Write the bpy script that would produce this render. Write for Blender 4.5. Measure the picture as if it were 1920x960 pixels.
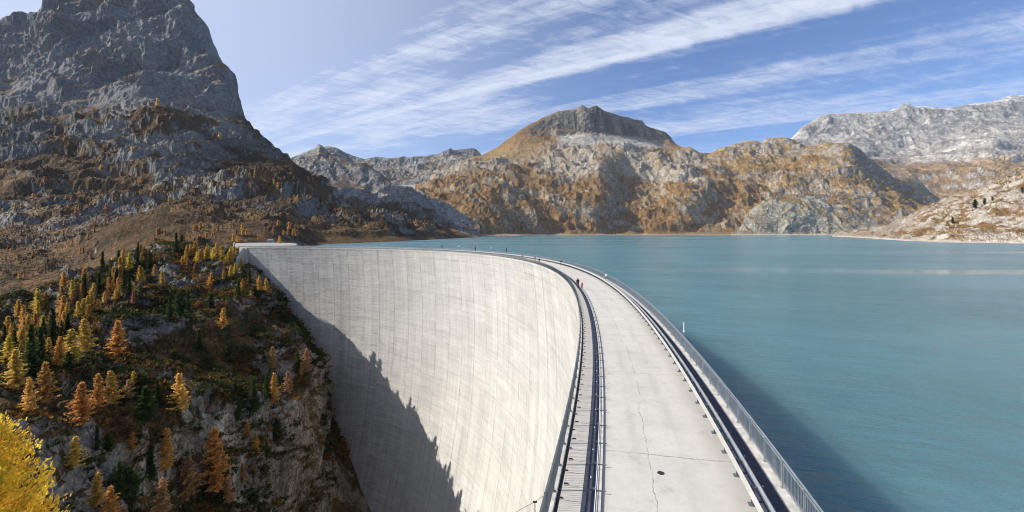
import bpy, bmesh, math, random
import numpy as np
from mathutils import Vector, Matrix
from mathutils.bvhtree import BVHTree
R = math.radians
PI = math.pi
SC = bpy.context.scene
for o in list(bpy.data.objects): bpy.data.objects.remove(o)
COL = SC.collection
random.seed(7); RNG = np.random.default_rng(7)

# ------------------------------------------------------------------ camera, sky, sun, exposure
F = 850.0; CX = 960.0; HY = 436.0; HC = 10.0      # focal length / horizon in photo pixels, eye height above the crest
cam_d = bpy.data.cameras.new('camera'); cam = bpy.data.objects.new('camera', cam_d); COL.objects.link(cam)
cam.location = (0, 0, HC); cam.rotation_euler = (R(90), 0, 0)
cam_d.sensor_width = 36; cam_d.lens = 36 * F / 1920; cam_d.shift_y = -(480 - HY) / 1920
cam_d.clip_start = .5; cam_d.clip_end = 60000
SC.camera = cam
SUN_EL = R(35); SUN_BACK = R(2.0)                    # sun square to the left
SUN_DIR = Vector((-math.cos(SUN_BACK) * math.cos(SUN_EL), -math.sin(SUN_BACK) * math.cos(SUN_EL), math.sin(SUN_EL)))
sun_d = bpy.data.lights.new('sun', 'SUN'); sun = bpy.data.objects.new('sun', sun_d); COL.objects.link(sun)
sun_d.energy = 4.6; sun_d.angle = R(.53); sun_d.color = (1, .93, .82)
sun.rotation_euler = SUN_DIR.to_track_quat('Z', 'Y').to_euler(); sun.location = SUN_DIR * 300
W = bpy.data.worlds.new('World'); SC.world = W; W.use_nodes = True
SC.view_settings.view_transform = 'Standard'; SC.view_settings.look = 'None'
SC.view_settings.exposure = .6; SC.view_settings.gamma = 1
SC.cycles.use_denoising = True; SC.cycles.filter_width = 1.05
SC.cycles.max_bounces = 6; SC.cycles.diffuse_bounces = 2; SC.cycles.glossy_bounces = 2; SC.cycles.transmission_bounces = 2
SC.cycles.volume_bounces = 0; SC.cycles.transparent_max_bounces = 4
SC.cycles.caustics_reflective = False; SC.cycles.caustics_refractive = False

class NT:
    """tiny node helper"""
    def __init__(s, tree): s.t = tree; s.n = tree.nodes; s.l = tree.links
    def new(s, typ, **kw):
        n = s.n.new(typ)
        for k, v in kw.items():
            if k in ('ins',):
                for a, b in v.items():
                    if hasattr(b, 'is_output') or isinstance(b, bpy.types.NodeSocket): s.l.new(b, n.inputs[a])
                    else: n.inputs[a].default_value = b
            else: setattr(n, k, v)
        return n
    def math(s, op, a, b=None, c=None, clamp=False):
        n = s.n.new('ShaderNodeMath'); n.operation = op; n.use_clamp = clamp
        for i, v in enumerate((a, b, c)):
            if v is None: continue
            if isinstance(v, bpy.types.NodeSocket): s.l.new(v, n.inputs[i])
            else: n.inputs[i].default_value = v
        return n.outputs[0]
    def mapr(s, v, a, b, c=0., d=1., smooth=True):
        n = s.n.new('ShaderNodeMapRange'); n.clamp = True
        if smooth: n.interpolation_type = 'SMOOTHSTEP'
        s.l.new(v, n.inputs[0])
        for i, x in enumerate((a, b, c, d)): n.inputs[i + 1].default_value = x
        return n.outputs[0]
    def noise(s, vec, scale, detail=4, rough=.55, dist=0., dims='3D'):
        n = s.n.new('ShaderNodeTexNoise'); n.noise_dimensions = dims
        s.l.new(vec, n.inputs['Vector']); n.inputs['Scale'].default_value = scale
        n.inputs['Detail'].default_value = detail; n.inputs['Roughness'].default_value = rough
        n.inputs['Distortion'].default_value = dist
        return n.outputs['Fac']
    def mix(s, f, a, b, mode='MIX'):
        n = s.n.new('ShaderNodeMix'); n.data_type = 'RGBA'; n.blend_type = mode
        for sock, v in ((n.inputs[0], f), (n.inputs[6], a), (n.inputs[7], b)):
            if isinstance(v, bpy.types.NodeSocket): s.l.new(v, sock)
            elif isinstance(v, (int, float)): sock.default_value = v
            else: sock.default_value = (*v, 1) if len(v) == 3 else v
        return n.outputs[2]
    def xyz(s, v):
        n = s.n.new('ShaderNodeSeparateXYZ'); s.l.new(v, n.inputs[0]); return n.outputs
    def comb(s, x, y, z):
        n = s.n.new('ShaderNodeCombineXYZ')
        for i, v in enumerate((x, y, z)):
            if isinstance(v, bpy.types.NodeSocket): s.l.new(v, n.inputs[i])
            else: n.inputs[i].default_value = v
        return n.outputs[0]

def build_world():
    w = NT(W.node_tree); w.n.clear()
    out = w.new('ShaderNodeOutputWorld'); bg = w.new('ShaderNodeBackground')
    sky = w.new('ShaderNodeTexSky'); sky.sky_type = 'NISHITA'; sky.sun_disc = False
    sky.sun_elevation = SUN_EL; sky.sun_rotation = math.atan2(SUN_DIR.x, SUN_DIR.y)
    sky.altitude = 1900; sky.air_density = 1.0; sky.dust_density = .6; sky.ozone_density = 2.2
    tc = w.new('ShaderNodeTexCoord'); d = w.xyz(tc.outputs['Generated'])
    zz = w.math('ADD', w.math('MAXIMUM', d[2], 0.0), .04)
    px = w.math('DIVIDE', d[0], zz); py = w.math('DIVIDE', d[1], zz)      # cirrus sheet high above the ground
    a = R(55)                                                             # streets of cirrus run towards this bearing
    u = w.math('ADD', w.math('MULTIPLY', px, -math.sin(a)), w.math('MULTIPLY', py, math.cos(a)))
    v = w.math('ADD', w.math('MULTIPLY', px, math.cos(a)), w.math('MULTIPLY', py, math.sin(a)))
    wv = w.noise(w.comb(w.math('MULTIPLY', u, .35), v, 2.2), 1.1, 4, .55)
    v2 = w.math('ADD', v, w.math('MULTIPLY', w.math('SUBTRACT', wv, .5), .34))
    rp = w.n.new('ShaderNodeValToRGB'); rp.color_ramp.interpolation = 'EASE'; cr = rp.color_ramp
    st = [(0, .10), (.9, .10), (1.3, .42), (1.62, .74), (1.80, .50), (1.92, .30), (2.02, .60), (2.22, .84), (2.30, .34), (2.40, .12), (2.62, .22), (2.80, .52), (2.98, .50), (3.15, .30), (3.40, .30), (3.66, .52), (3.95, .52), (4.3, .30), (5.2, .42), (6, .3)]
    while len(cr.elements) > 1: cr.elements.remove(cr.elements[0])
    cr.elements[0].position = 0; cr.elements[0].color = (st[0][1],) * 3 + (1,)
    for q, k in st[1:]: e = cr.elements.new(q / 6); e.color = (k, k, k, 1)
    w.l.new(w.math('DIVIDE', v2, 6.), rp.inputs[0])
    broad = w.math('MULTIPLY', w.mapr(u, 1.0, 2.1, 0, .8), w.math('MULTIPLY', w.mapr(v2, 1.05, 1.6, 0, 1), w.mapr(v2, 2.5, 3.2, 1, .45)))
    prof = w.math('MAXIMUM', rp.outputs[0], w.math('MULTIPLY', broad, .85))
    mid = w.noise(w.comb(w.math('MULTIPLY', u, .22), v, 3.7), 2.6, 6, .6, .8)
    ru = w.math('ADD', w.math('MULTIPLY', px, .9), w.math('MULTIPLY', py, .25)); rv = w.math('SUBTRACT', py, w.math('MULTIPLY', px, .35))
    fine = w.noise(w.comb(w.math('MULTIPLY', ru, 1.6), w.math('MULTIPLY', rv, 3.2), .5), 3.4, 8, .72, .8)
    silk = w.noise(w.comb(w.math('MULTIPLY', u, .5), w.math('MULTIPLY', v, 3.5), 6.), 3.0, 6, .65, .3)
    c = w.math('ADD', w.math('MULTIPLY', prof, 1.12), w.math('MULTIPLY', w.math('SUBTRACT', mid, .5), 1.35))
    c = w.math('ADD', c, w.math('MULTIPLY', w.math('SUBTRACT', fine, .5), 1.0))
    c = w.math('ADD', c, w.math('MULTIPLY', w.math('SUBTRACT', silk, .5), .55))
    cov = w.mapr(c, .16, 1.2, 0, .80)
    low = w.mapr(d[2], .0, .10, .45, 1.0)
    cov = w.math('MULTIPLY', cov, low)
    # a thin veil towards the sun
    sd = w.math('ADD', w.math('MULTIPLY', d[0], SUN_DIR.x), w.math('ADD', w.math('MULTIPLY', d[1], SUN_DIR.y), w.math('MULTIPLY', d[2], SUN_DIR.z)))
    veil = w.mapr(sd, -.15, .9, 0, .62)
    cov = w.math('MAXIMUM', cov, veil)
    skyc = w.mix(1.0, sky.outputs[0], (.58, .67, .85), 'MULTIPLY')
    col = w.mix(cov, skyc, (5.2, 5.4, 5.95))
    w.l.new(col, bg.inputs[0]); bg.inputs[1].default_value = .12
    w.l.new(bg.outputs[0], out.inputs[0])
build_world()

# ------------------------------------------------------------------ helpers
def W3(px, py, d):
    return ((px - CX) * d / F, d, HC - (py - HY) * d / F)
def tag(o, label=None, cat=None, group=None, kind=None):
    if label: o['label'] = label
    if cat: o['category'] = cat
    if group: o['group'] = group
    if kind: o['kind'] = kind
    return o
def link_mesh(name, me, parent=None, loc=None):
    o = bpy.data.objects.new(name, me); COL.objects.link(o)
    if loc is not None: o.location = loc
    if parent: o.parent = parent
    return o
def empty(name, loc=(0, 0, 0)):
    o = bpy.data.objects.new(name, None); COL.objects.link(o); o.location = loc; o.empty_display_size = .5
    return o
def np_mesh(name, V, Q, mats=(), smooth=False, mat_idx=None):
    """V (n,3) float, Q (m,4) or (m,3) int"""
    me = bpy.data.meshes.new(name); V = np.asarray(V, np.float32); Q = np.asarray(Q, np.int32)
    k = Q.shape[1]
    me.vertices.add(len(V)); me.vertices.foreach_set('co', V.ravel())
    me.loops.add(Q.size); me.loops.foreach_set('vertex_index', Q.ravel())
    me.polygons.add(len(Q)); me.polygons.foreach_set('loop_start', np.arange(0, Q.size, k, dtype=np.int32))
    me.polygons.foreach_set('loop_total', np.full(len(Q), k, np.int32))
    me.polygons.foreach_set('use_smooth', np.full(len(Q), smooth, bool))
    if mat_idx is not None: me.polygons.foreach_set('material_index', np.asarray(mat_idx, np.int32))
    for m in mats: me.materials.append(m)
    me.update(calc_edges=True)
    return me
def set_col(me, name, C):
    a = me.color_attributes.new(name, 'FLOAT_COLOR', 'POINT')
    C = np.c_[np.asarray(C, np.float32), np.ones(len(C), np.float32)] if C.shape[1] == 3 else C
    a.data.foreach_set('color', C.astype(np.float32).ravel())
def grid_faces(nu, nv):
    i = np.arange(nu - 1)[:, None] * nv + np.arange(nv - 1)[None]
    i = i.ravel()
    return np.c_[i, i + nv, i + nv + 1, i + 1]
class MB:
    """collects boxes and tubes into one mesh"""
    def __init__(s): s.V = []; s.Q = []; s.n = 0
    def add(s, V, Q):
        s.V.append(np.asarray(V, float)); s.Q += [tuple(int(i) + s.n for i in q) for q in Q]; s.n += len(V); return s
    def box(s, c, size, M=None):
        x, y, z = [a / 2 for a in size]
        V = np.array([(i * x, j * y, k * z) for i in (-1, 1) for j in (-1, 1) for k in (-1, 1)])
        if M is not None: V = V @ np.array(M).T
        return s.add(V + np.array(c), [(0, 1, 3, 2), (4, 6, 7, 5), (0, 4, 5, 1), (2, 3, 7, 6), (0, 2, 6, 4), (1, 5, 7, 3)])
    def tube(s, pts, rad, n=6, cap=True):
        pts = np.asarray(pts, float); m = len(pts); r = np.broadcast_to(rad, (m,))
        V = []
        for i in range(m):
            t = pts[min(i + 1, m - 1)] - pts[max(i - 1, 0)]; t /= np.linalg.norm(t) + 1e-9
            a = np.array((0, 0, 1.)) if abs(t[2]) < .9 else np.array((1., 0, 0))
            b = np.cross(t, a); b /= np.linalg.norm(b); c = np.cross(b, t)
            for k in range(n):
                q = 2 * PI * k / n; V.append(pts[i] + r[i] * (math.cos(q) * b + math.sin(q) * c))
        Q = [(i * n + k, i * n + (k + 1) % n, (i + 1) * n + (k + 1) % n, (i + 1) * n + k) for i in range(m - 1) for k in range(n)]
        if cap: Q += [tuple(range(n))[::-1], tuple((m - 1) * n + k for k in range(n))]
        return s.add(V, Q)
    def mesh(s, name, mat=None, smooth=False):
        me = bpy.data.meshes.new(name); me.from_pydata(np.concatenate(s.V).tolist(), [], s.Q)
        if mat: me.materials.append(mat)
        if smooth: me.polygons.foreach_set('use_smooth', [True] * len(me.polygons))
        me.update(); return me
    def build(s, name, mat, parent=None, loc=None, smooth=False):
        return link_mesh(name, s.mesh(name, mat, smooth), parent, loc)

# ---- vectorised gradient noise
_perm = RNG.permutation(256).astype(np.int32); _perm = np.r_[_perm, _perm, _perm]
_g = RNG.normal(size=(256, 3)).astype(np.float32); _g /= np.linalg.norm(_g, axis=1)[:, None]
def perlin(P):
    P = np.asarray(P, np.float32); I = np.floor(P).astype(np.int32); f = P - I; I &= 255
    u = f * f * f * (f * (f * 6 - 15) + 10)
    out = None; X = []
    for dx in (0, 1):
        a = _perm[I[:, 0] + dx]
        for dy in (0, 1):
            b = _perm[a + I[:, 1] + dy]
            for dz in (0, 1):
                g = _g[_perm[b + I[:, 2] + dz] & 255]
                X.append(g[:, 0] * (f[:, 0] - dx) + g[:, 1] * (f[:, 1] - dy) + g[:, 2] * (f[:, 2] - dz))
    z = [X[2 * i] * (1 - u[:, 2]) + X[2 * i + 1] * u[:, 2] for i in range(4)]
    y = [z[2 * i] * (1 - u[:, 1]) + z[2 * i + 1] * u[:, 1] for i in range(2)]
    return (y[0] * (1 - u[:, 0]) + y[1] * u[:, 0]) * 1.5
def fbm(P, L, octv=5, gain=.5, seed=0.):
    q = np.asarray(P, np.float32) / L + seed * 17.3; s = 0; a = 1.; t = 0
    for i in range(octv):
        s = s + a * perlin(q); t += a; q = q * 2.03 + 5.1; a *= gain
    return s / t
def ridged(P, L, octv=6, gain=.55, seed=0.):
    q = np.asarray(P, np.float32) / L + seed * 11.7; s = 0; a = 1.; t = 0; w = 1.
    for i in range(octv):
        n = 1 - np.abs(perlin(q)) * 1.6; n = np.clip(n, 0, 1) ** 2
        s = s + a * n * w; w = np.clip(n * 1.6, 0, 1); t += a; q = q * 2.07 + 3.3; a *= gain
    return s / t
def sst(x, a, b):
    t = np.clip((x - a) / (b - a), 0, 1); return t * t * (3 - 2 * t)
def mixc(f, a, b):
    f = np.asarray(f)[:, None]; return np.asarray(a) * (1 - f) + np.asarray(b) * f

# ------------------------------------------------------------------ materials
def principled(name, col, rough=.7, metal=0., spec=.3):
    m = bpy.data.materials.new(name); m.use_nodes = True
    b = m.node_tree.nodes['Principled BSDF']
    b.inputs['Base Color'].default_value = (*col, 1); b.inputs['Roughness'].default_value = rough
    b.inputs['Metallic'].default_value = metal; b.inputs['Specular IOR Level'].default_value = spec
    return m, NT(m.node_tree), b
def simple_mat(name, col, rough=.7, metal=0., var=.15, scale=3., spec=.3):
    m, w, b = principled(name, col, rough, metal, spec)
    g = w.new('ShaderNodeNewGeometry')
    n = w.noise(g.outputs['Position'], scale, 5, .6)
    f = w.mapr(n, .3, .7, 1 - var, 1 + var)
    mm = w.new('ShaderNodeVectorMath'); mm.operation = 'SCALE'; mm.inputs[0].default_value = col
    w.l.new(f, mm.inputs['Scale']); w.l.new(mm.outputs[0], b.inputs['Base Color'])
    return m
def terrain_mat(name, s, bump=.6, dist=1.):
    """vertex colour times fine procedural grain; s = size in metres of the coarsest grain"""
    m, w, b = principled(name, (.3, .3, .3), .92, 0, .12)
    a = w.new('ShaderNodeVertexColor'); a.layer_name = 'Col'
    g = w.new('ShaderNodeNewGeometry'); P = g.outputs['Position']
    n1 = w.noise(P, 1 / s, 6, .7); n2 = w.noise(P, 4.3 / s, 5, .7, .5)
    vo = w.new('ShaderNodeTexVoronoi'); w.l.new(P, vo.inputs['Vector']); vo.inputs['Scale'].default_value = 3. / s
    v = vo.outputs['Distance']
    dv = w.new('ShaderNodeVectorMath'); dv.operation = 'MULTIPLY_ADD'; w.l.new(P, dv.inputs[0]); dv.inputs[1].default_value = (1, 1, .55)
    nv = w.new('ShaderNodeTexNoise'); w.l.new(P, nv.inputs['Vector']); nv.inputs['Scale'].default_value = 1.2 / s; nv.inputs['Detail'].default_value = 3
    sc = w.new('ShaderNodeVectorMath'); sc.operation = 'SCALE'; w.l.new(nv.outputs['Color'], sc.inputs[0]); sc.inputs['Scale'].default_value = s * .8; w.l.new(sc.outputs[0], dv.inputs[2])
    ve = w.new('ShaderNodeTexVoronoi'); ve.feature = 'DISTANCE_TO_EDGE'; w.l.new(dv.outputs[0], ve.inputs['Vector']); ve.inputs['Scale'].default_value = 1.5 / s
    crack = w.mapr(ve.outputs['Distance'], .0, .10, 0, 1)
    k = w.math('MULTIPLY', w.mapr(n1, .3, .72, .70, 1.32), w.math('MULTIPLY', w.mapr(n2, .32, .7, .58, 1.42), w.math('ADD', .68, w.math('MULTIPLY', crack, .32))))
    mm = w.new('ShaderNodeVectorMath'); mm.operation = 'SCALE'
    w.l.new(a.outputs[0], mm.inputs[0]); w.l.new(k, mm.inputs['Scale']); w.l.new(mm.outputs[0], b.inputs['Base Color'])
    h = w.math('ADD', w.math('MULTIPLY', n1, 1.0), w.math('ADD', w.math('MULTIPLY', n2, .5), w.math('ADD', w.math('MULTIPLY', v, .3), w.math('MULTIPLY', crack, .35))))
    bp = w.new('ShaderNodeBump'); bp.inputs['Strength'].default_value = bump; bp.inputs['Distance'].default_value = s * .22 * dist
    w.l.new(h, bp.inputs['Height']); w.l.new(bp.outputs[0], b.inputs['Normal'])
    return m

# ------------------------------------------------------------------ terrain sheets: heightfields given by ground profiles along bearings from the dam end
def sheet(nodes, px0, px1, step, rows, disp, ridge=None, keep=.22, sm=14.):
    """nodes: near->far list of polylines [(px,py,depth)...]; rows: vertex rows between neighbours.
    Returns P (nu,nv,3), and helper arrays"""
    pxs = np.arange(px0, px1 + step, step, dtype=float); K = len(nodes)
    Y = np.array([np.interp(pxs, [a[0] for a in n], [a[1] for a in n]) for n in nodes])
    D = np.array([np.interp(pxs, [a[0] for a in n], [a[2] for a in n]) for n in nodes])
    def blur(a, s):                                       # round off the corners of the profile lines
        s = s / step; n = int(3 * s) + 1; kk = np.exp(-.5 * (np.arange(-n, n + 1) / s) ** 2); kk /= kk.sum()
        return np.convolve(np.r_[np.full(n, a[0]), a, np.full(n, a[-1])], kk, 'valid')
    for k in range(K):
        D[k] = blur(D[k], sm)
        Y[k] = blur(Y[k], 2.2 if k == ridge else sm * .6)
    for k in range(1, K): D[k] = np.maximum(D[k], D[k - 1] + .5)
    Z = HC - (Y - HY) * D / F
    def slopes(A):
        d = np.diff(A, axis=0); m = np.zeros_like(A)
        m[1:-1] = np.where(d[1:] * d[:-1] > 0, 2 * d[1:] * d[:-1] / (d[1:] + d[:-1] + 1e-9), 0); m[0] = d[0]; m[-1] = d[-1]
        return m
    mD, mZ = slopes(D), slopes(Z); out = []
    for k in range(K - 1):
        n = rows[k]; t = np.arange(n) / n
        if k == K - 2: t = np.arange(n + 1) / n
        t = t[:, None]; h00 = 2*t**3-3*t*t+1; h10 = t**3-2*t*t+t; h01 = -2*t**3+3*t*t; h11 = t**3-t*t
        d = h00*D[k]+h10*mD[k]+h01*D[k+1]+h11*mD[k+1]; z = h00*Z[k]+h10*mZ[k]+h01*Z[k+1]+h11*mZ[k+1]
        out.append(np.stack([d, z], -1))
    G = np.concatenate(out, 0).transpose(1, 0, 2)                     # (nu, nv, 2)
    bear = ((pxs - CX) / F)[:, None]
    P = np.stack([bear * G[..., 0], G[..., 0], G[..., 1]], -1)
    nu, nv = P.shape[:2]
    def normals(P):
        du = np.gradient(P, axis=0); dv = np.gradient(P, axis=1)
        n = np.cross(du, dv); n /= np.linalg.norm(n, axis=-1, keepdims=True) + 1e-9
        n *= np.where(n[..., 2:3] < 0, -1, 1); return n
    N = normals(P)
    px2 = np.broadcast_to(pxs[:, None], (nu, nv))
    off = disp(P.reshape(-1, 3), N.reshape(-1, 3), px2.ravel()).reshape(nu, nv, 3)
    if ridge is not None:      # leave the skyline where the profile puts it
        t = np.concatenate([k + np.arange(n) / n for k, n in enumerate(rows)] + [[K - 1]])[:nv]
        f = 1 - (1 - keep) * np.exp(-((t - ridge) / .38) ** 2); off = off * f[None, :, None]
    P = P + off
    # photo row of each vertex before shading rules
    py = HY - (P[..., 2] - HC) * F / np.maximum(P[..., 1], 1)
    return P, normals(P), px2, py
def add_sheet(name, P, C, mat, kind='structure', smooth=False):
    nu, nv = P.shape[:2]
    me = np_mesh(name, P.reshape(-1, 3), grid_faces(nu, nv), [mat], smooth)
    set_col(me, 'Col', C)
    o = link_mesh(name, me); tag(o, kind=kind)
    return o
def rockiness(P, L, seed=0.):
    """0 on smooth turf slopes, 1 on broken rock"""
    return sst(fbm(P * np.array((1, 1, 1.3)), L, 5, .6, seed + 50), -.14, .14)
def tiers(P, period, seed=0., k=1., tilt=(0, 0), warp=1.):
    """natural terraces: ground climbs in cliffs and rests on ledges"""
    h = (P[:, 2] + tilt[0] * P[:, 0] + tilt[1] * P[:, 1] + fbm(P, period * 5, 4, .55, seed + 31) * period * 1.5 * warp + fbm(P, period * .9, 4, .6, seed + 32) * period * .35) / period
    f = h - np.floor(h); m = sst(fbm(P, period * 5, 3, .5, seed + 33), -.35, .15)
    return np.array((0, 0, 1.)) * (period * k * (sst(f, .60, .99) - f + .35) * (.3 + .7 * m))[:, None]
def crag(P, N, L, amp, seed=0., terr=0., period=100., tilt=(0, 0), up=.3, octv=6, stretch=(1, 1, 1), gain=.5, big=None, soft=.25, mL=None, gully=0., gdir=(1, .35, .12)):
    """rocky relief: shoulders and hollows, fall-line gullies, broken rock in patches, ledges"""
    Q = P * np.array(stretch)
    warp = np.stack([fbm(Q, L * 1.3, 3, seed=seed + 3), fbm(Q, L * 1.3, 3, seed=seed + 4), fbm(Q, L * 1.3, 3, seed=seed + 5)], -1) * L * .45
    m = rockiness(P, mL or L * 1.6, seed)
    k = soft + (1 - soft) * m
    d = (ridged(Q + warp, L, octv, gain, seed) - .42) * amp * 1.7 * k
    b = big or amp * 1.3
    d = d + (ridged(P + warp * 1.5, L * 3.2, 4, .45, seed + 60) - .4) * b * 1.6 + fbm(P, L * 2., 3, seed=seed + 1) * b * .5
    if gully: d = d + (ridged((P + warp * .7) * np.array(gdir), L * .9, 4, .5, seed + 61) - .4) * gully
    # joints: faceted blocks
    f1 = ridged(Q * np.array((1.3, 1, .7)) + warp * .3, L * .16, 4, .6, seed + 62); d = d + (f1 - .4) * amp * .34 * k
    if terr:
        h = (P[:, 2] + tilt[0] * P[:, 0] + tilt[1] * P[:, 1] + fbm(P, period * 3.5, 4, seed=seed + 7) * period * 1.3) / period
        f = h - np.floor(h); t = np.where(f < .7, f / .7, (1 - f) / .3)
        mm = sst(fbm(P, period * 4, 3, seed=seed + 9), -.2, .25)
        h2 = h * 2.7 + 1.7; f2 = h2 - np.floor(h2); t2 = np.where(f2 < .66, f2 / .66, (1 - f2) / .34)
        d = d + terr * (t - .5) * (.25 + .75 * mm) + terr * .3 * (t2 - .5) * k
    D = N * (1 - up) + np.array((0, 0, 1)) * up
    return D * d[:, None]

def cover(P, N, L, rock, grass, thr=.62, soft=.1, seed=0., shrub=None, shrub_amt=.0, vary=.25, mL=None, ms=None, mk=.34):
    """rock on the steep faces, turf on the ledges; returns colours and turf mask"""
    n1 = fbm(P, L, 5, .6, seed + 20); n2 = fbm(P, L * .22, 5, .65, seed + 21); n3 = fbm(P, L * 3, 4, .5, seed + 22)
    nz = N[:, 2] + n2 * .26 + n1 * .14 - (rockiness(P, mL or L, seed if ms is None else ms) - .5) * mk
    g = sst(nz, thr - soft, thr + soft)
    rk = mixc(sst(n1 + n3 * .6 + n2 * .5, -.35, .35), rock[0], rock[1])
    if len(rock) > 2: rk = mixc(sst(fbm(P, L * .5, 5, .7, seed + 25), .12, .4), rk, rock[2])
    gr = mixc(sst(n3 + n2 * .7, -.3, .3), grass[0], grass[1])
    if len(grass) > 2: gr = mixc(sst(fbm(P, L * .7, 4, .6, seed + 26), .05, .35), gr, grass[2])
    if shrub is not None:
        s = sst(fbm(P, L * .35, 5, .7, seed + 27), .2 - shrub_amt, .32 - shrub_amt); gr = mixc(s, gr, shrub)
    C = mixc(g, rk, gr)
    k = 1 + vary * (fbm(P, L * .1, 4, .7, seed + 28) * 1.6)
    return C * k[:, None], g

def strata(P, C, period, k, tilt=(.08, .02), seed=0.):
    """beds of harder and softer rock"""
    h = P[:, 2] + tilt[0] * P[:, 0] + tilt[1] * P[:, 1] + fbm(P, period * 9, 4, .5, seed + 90) * period * 2.2
    q = np.stack([np.zeros(len(P)), P[:, 0] * .04, h], -1)
    return C * (1 + k * fbm(q, period, 5, .65, seed + 91) * 2.2)[:, None]
ROCK_G = ((.17, .17, .175), (.27, .265, .255), (.36, .35, .33))
ROCK_P = ((.27, .255, .225), (.40, .385, .345), (.50, .49, .45))
TURF_O = ((.20, .105, .04), (.27, .165, .07), (.15, .075, .03))
TURF_B = ((.13, .085, .045), (.19, .12, .055), (.085, .07, .035))
S = 1.75      # bearing step, photo pixels

# --- far massif on the right
def disp_D(P, N, px):
    return crag(P, N, 240, 12, 1., 34, 130, (.06, .0), .2, gully=26, gdir=(1, .6, .35), big=30, soft=.4, gain=.55) + tiers(P, 250, 1., .5, (.07, 0))
nD = [
 [(1380, 430, 5300), (1920, 420, 5300), (2500, 420, 5000)],
 [(1380, 400, 5700), (1700, 400, 5700), (1760, 392, 5700), (1840, 372, 5600), (1920, 352, 5500), (2500, 300, 5000)],
 [(1380, 350, 6300), (1600, 330, 6400), (1720, 318, 6500), (1810, 288, 6500), (1860, 268, 6400), (1920, 276, 6400), (2500, 240, 6000)],
 [(1380, 330, 7300), (1490, 300, 7300), (1600, 283, 7300), (1700, 288, 7400), (1800, 262, 7400), (1920, 240, 7400), (2500, 200, 7000)],
 [(1380, 325, 7900), (1490, 285, 7900), (1600, 252, 7900), (1700, 246, 7900), (1800, 232, 7900), (1920, 224, 7900), (2500, 190, 7500)],
 [(1380, 320, 8200), (1440, 300, 8200), (1486, 257, 8300), (1503, 239, 8300), (1527, 224, 8400), (1551, 215, 8500), (1600, 213, 8500), (1634, 212, 8500), (1665, 210, 8500), (1682, 203, 8500), (1699, 194, 8500), (1720, 200, 8500), (1771, 203, 8500), (1802, 201, 8500), (1830, 196, 8500), (1864, 190, 8500), (1895, 181, 8500), (1920, 180, 8500), (2100, 165, 8500), (2500, 190, 8500)],
 [(1380, 400, 9500), (1486, 350, 9500), (1700, 280, 9800), (1920, 260, 9800), (2500, 260, 9800)]]
P, N, px, py = sheet(nD, 1380, 2420, S * 1.1, [30, 60, 60, 50, 70, 10], disp_D, 5)
Pf, Nf = P.reshape(-1, 3), N.reshape(-1, 3); yy = py.ravel()
C, g = cover(Pf, Nf, 700, ((.32, .305, .285), (.43, .41, .385), (.50, .48, .45)), ((.24, .165, .085), (.32, .225, .125), (.22, .13, .06)), .62, .16, 1., mL=1120, ms=1.)
alt = Pf[:, 2] + fbm(Pf, 900, 5, seed=3) * 420
C = mixc(sst(alt, 880, 1200) * .95, C, mixc(sst(fbm(Pf, 220, 4), -.2, .3), (.34, .32, .295), (.50, .475, .44)))
snow = sst(Pf[:, 2] + fbm(Pf, 250, 4, seed=8) * 500, 2330, 2420) * sst(Nf[:, 2], .62, .75)
C = strata(Pf, C, 90, .34, (.07, 0), 1.)
C = mixc(snow * .8, C, (.82, .84, .88))
add_sheet('far_mountain', P, C, terrain_mat('far_mountain_ground', 70, .9))

def shore_fade(P, a=-12, b=45): return (.08 + .92 * sst(P[:, 2], a, b))[:, None]
# --- brown shoulder on the right
def disp_R(P, N, px):
    return shore_fade(P) * (crag(P, N, 170, 15, 2., 22, 60, (.10, .03), .2, gully=36, big=45, soft=.3, octv=7, gain=.56) + tiers(P, 100, 2., .6, (.12, .03)))
nR = [
 [(1250, 442, 3900), (1800, 442, 3600), (1830, 442, 3600)],
 [(1250, 425, 4050), (1500, 420, 3950), (1620, 424, 3850), (1700, 428, 3750), (1800, 437, 3700), (1830, 441, 3700)],
 [(1250, 400, 4400), (1400, 360, 4400), (1500, 350, 4300), (1600, 360, 4150), (1680, 388, 4000), (1740, 410, 3900), (1800, 430, 3850), (1830, 440, 3850)],
 [(1250, 380, 4900), (1342, 310, 5000), (1400, 292, 5000), (1500, 292, 4900), (1593, 300, 4450), (1641, 332, 4560), (1700, 366, 4700), (1747, 388, 4650), (1800, 425, 4300), (1830, 440, 4000)],
 [(1250, 360, 5300), (1300, 300, 5300), (1342, 286, 5400), (1362, 277, 5400), (1387, 268, 5400), (1400, 264, 5400), (1417, 265, 5400), (1428, 271, 5400), (1435, 261, 5300), (1466, 259, 5300), (1486, 261, 5300), (1510, 277, 5200), (1541, 270, 5000), (1565, 268, 4850), (1593, 267, 4720), (1603, 277, 4750), (1620, 291, 4850), (1641, 305, 4950), (1662, 322, 5020), (1675, 334, 5050), (1710, 335, 5150), (1730, 346, 5200), (1747, 363, 5250), (1765, 375, 5200), (1790, 405, 5000), (1830, 440, 4100)],
 [(1250, 420, 6000), (1400, 330, 6100), (1600, 340, 5500), (1675, 370, 5000), (1765, 420, 4700), (1830, 445, 4300)]]
P, N, px, py = sheet(nR, 1250, 1830, S, [20, 70, 80, 80, 10], disp_R, 4)
Pf, Nf = P.reshape(-1, 3), N.reshape(-1, 3)
C, g = cover(Pf, Nf, 240, ((.22, .20, .175), (.33, .30, .265), (.42, .39, .35)), ((.23, .15, .065), (.31, .215, .10), (.20, .115, .045)), .44, .14, 2., (.14, .12, .05), .02)
talus = sst(fbm(Pf, 500, 4, seed=5) + (Pf[:, 2] - 900) / 900, .0, .35)
C = mixc(talus * .3, C, (.40, .37, .335))
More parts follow.
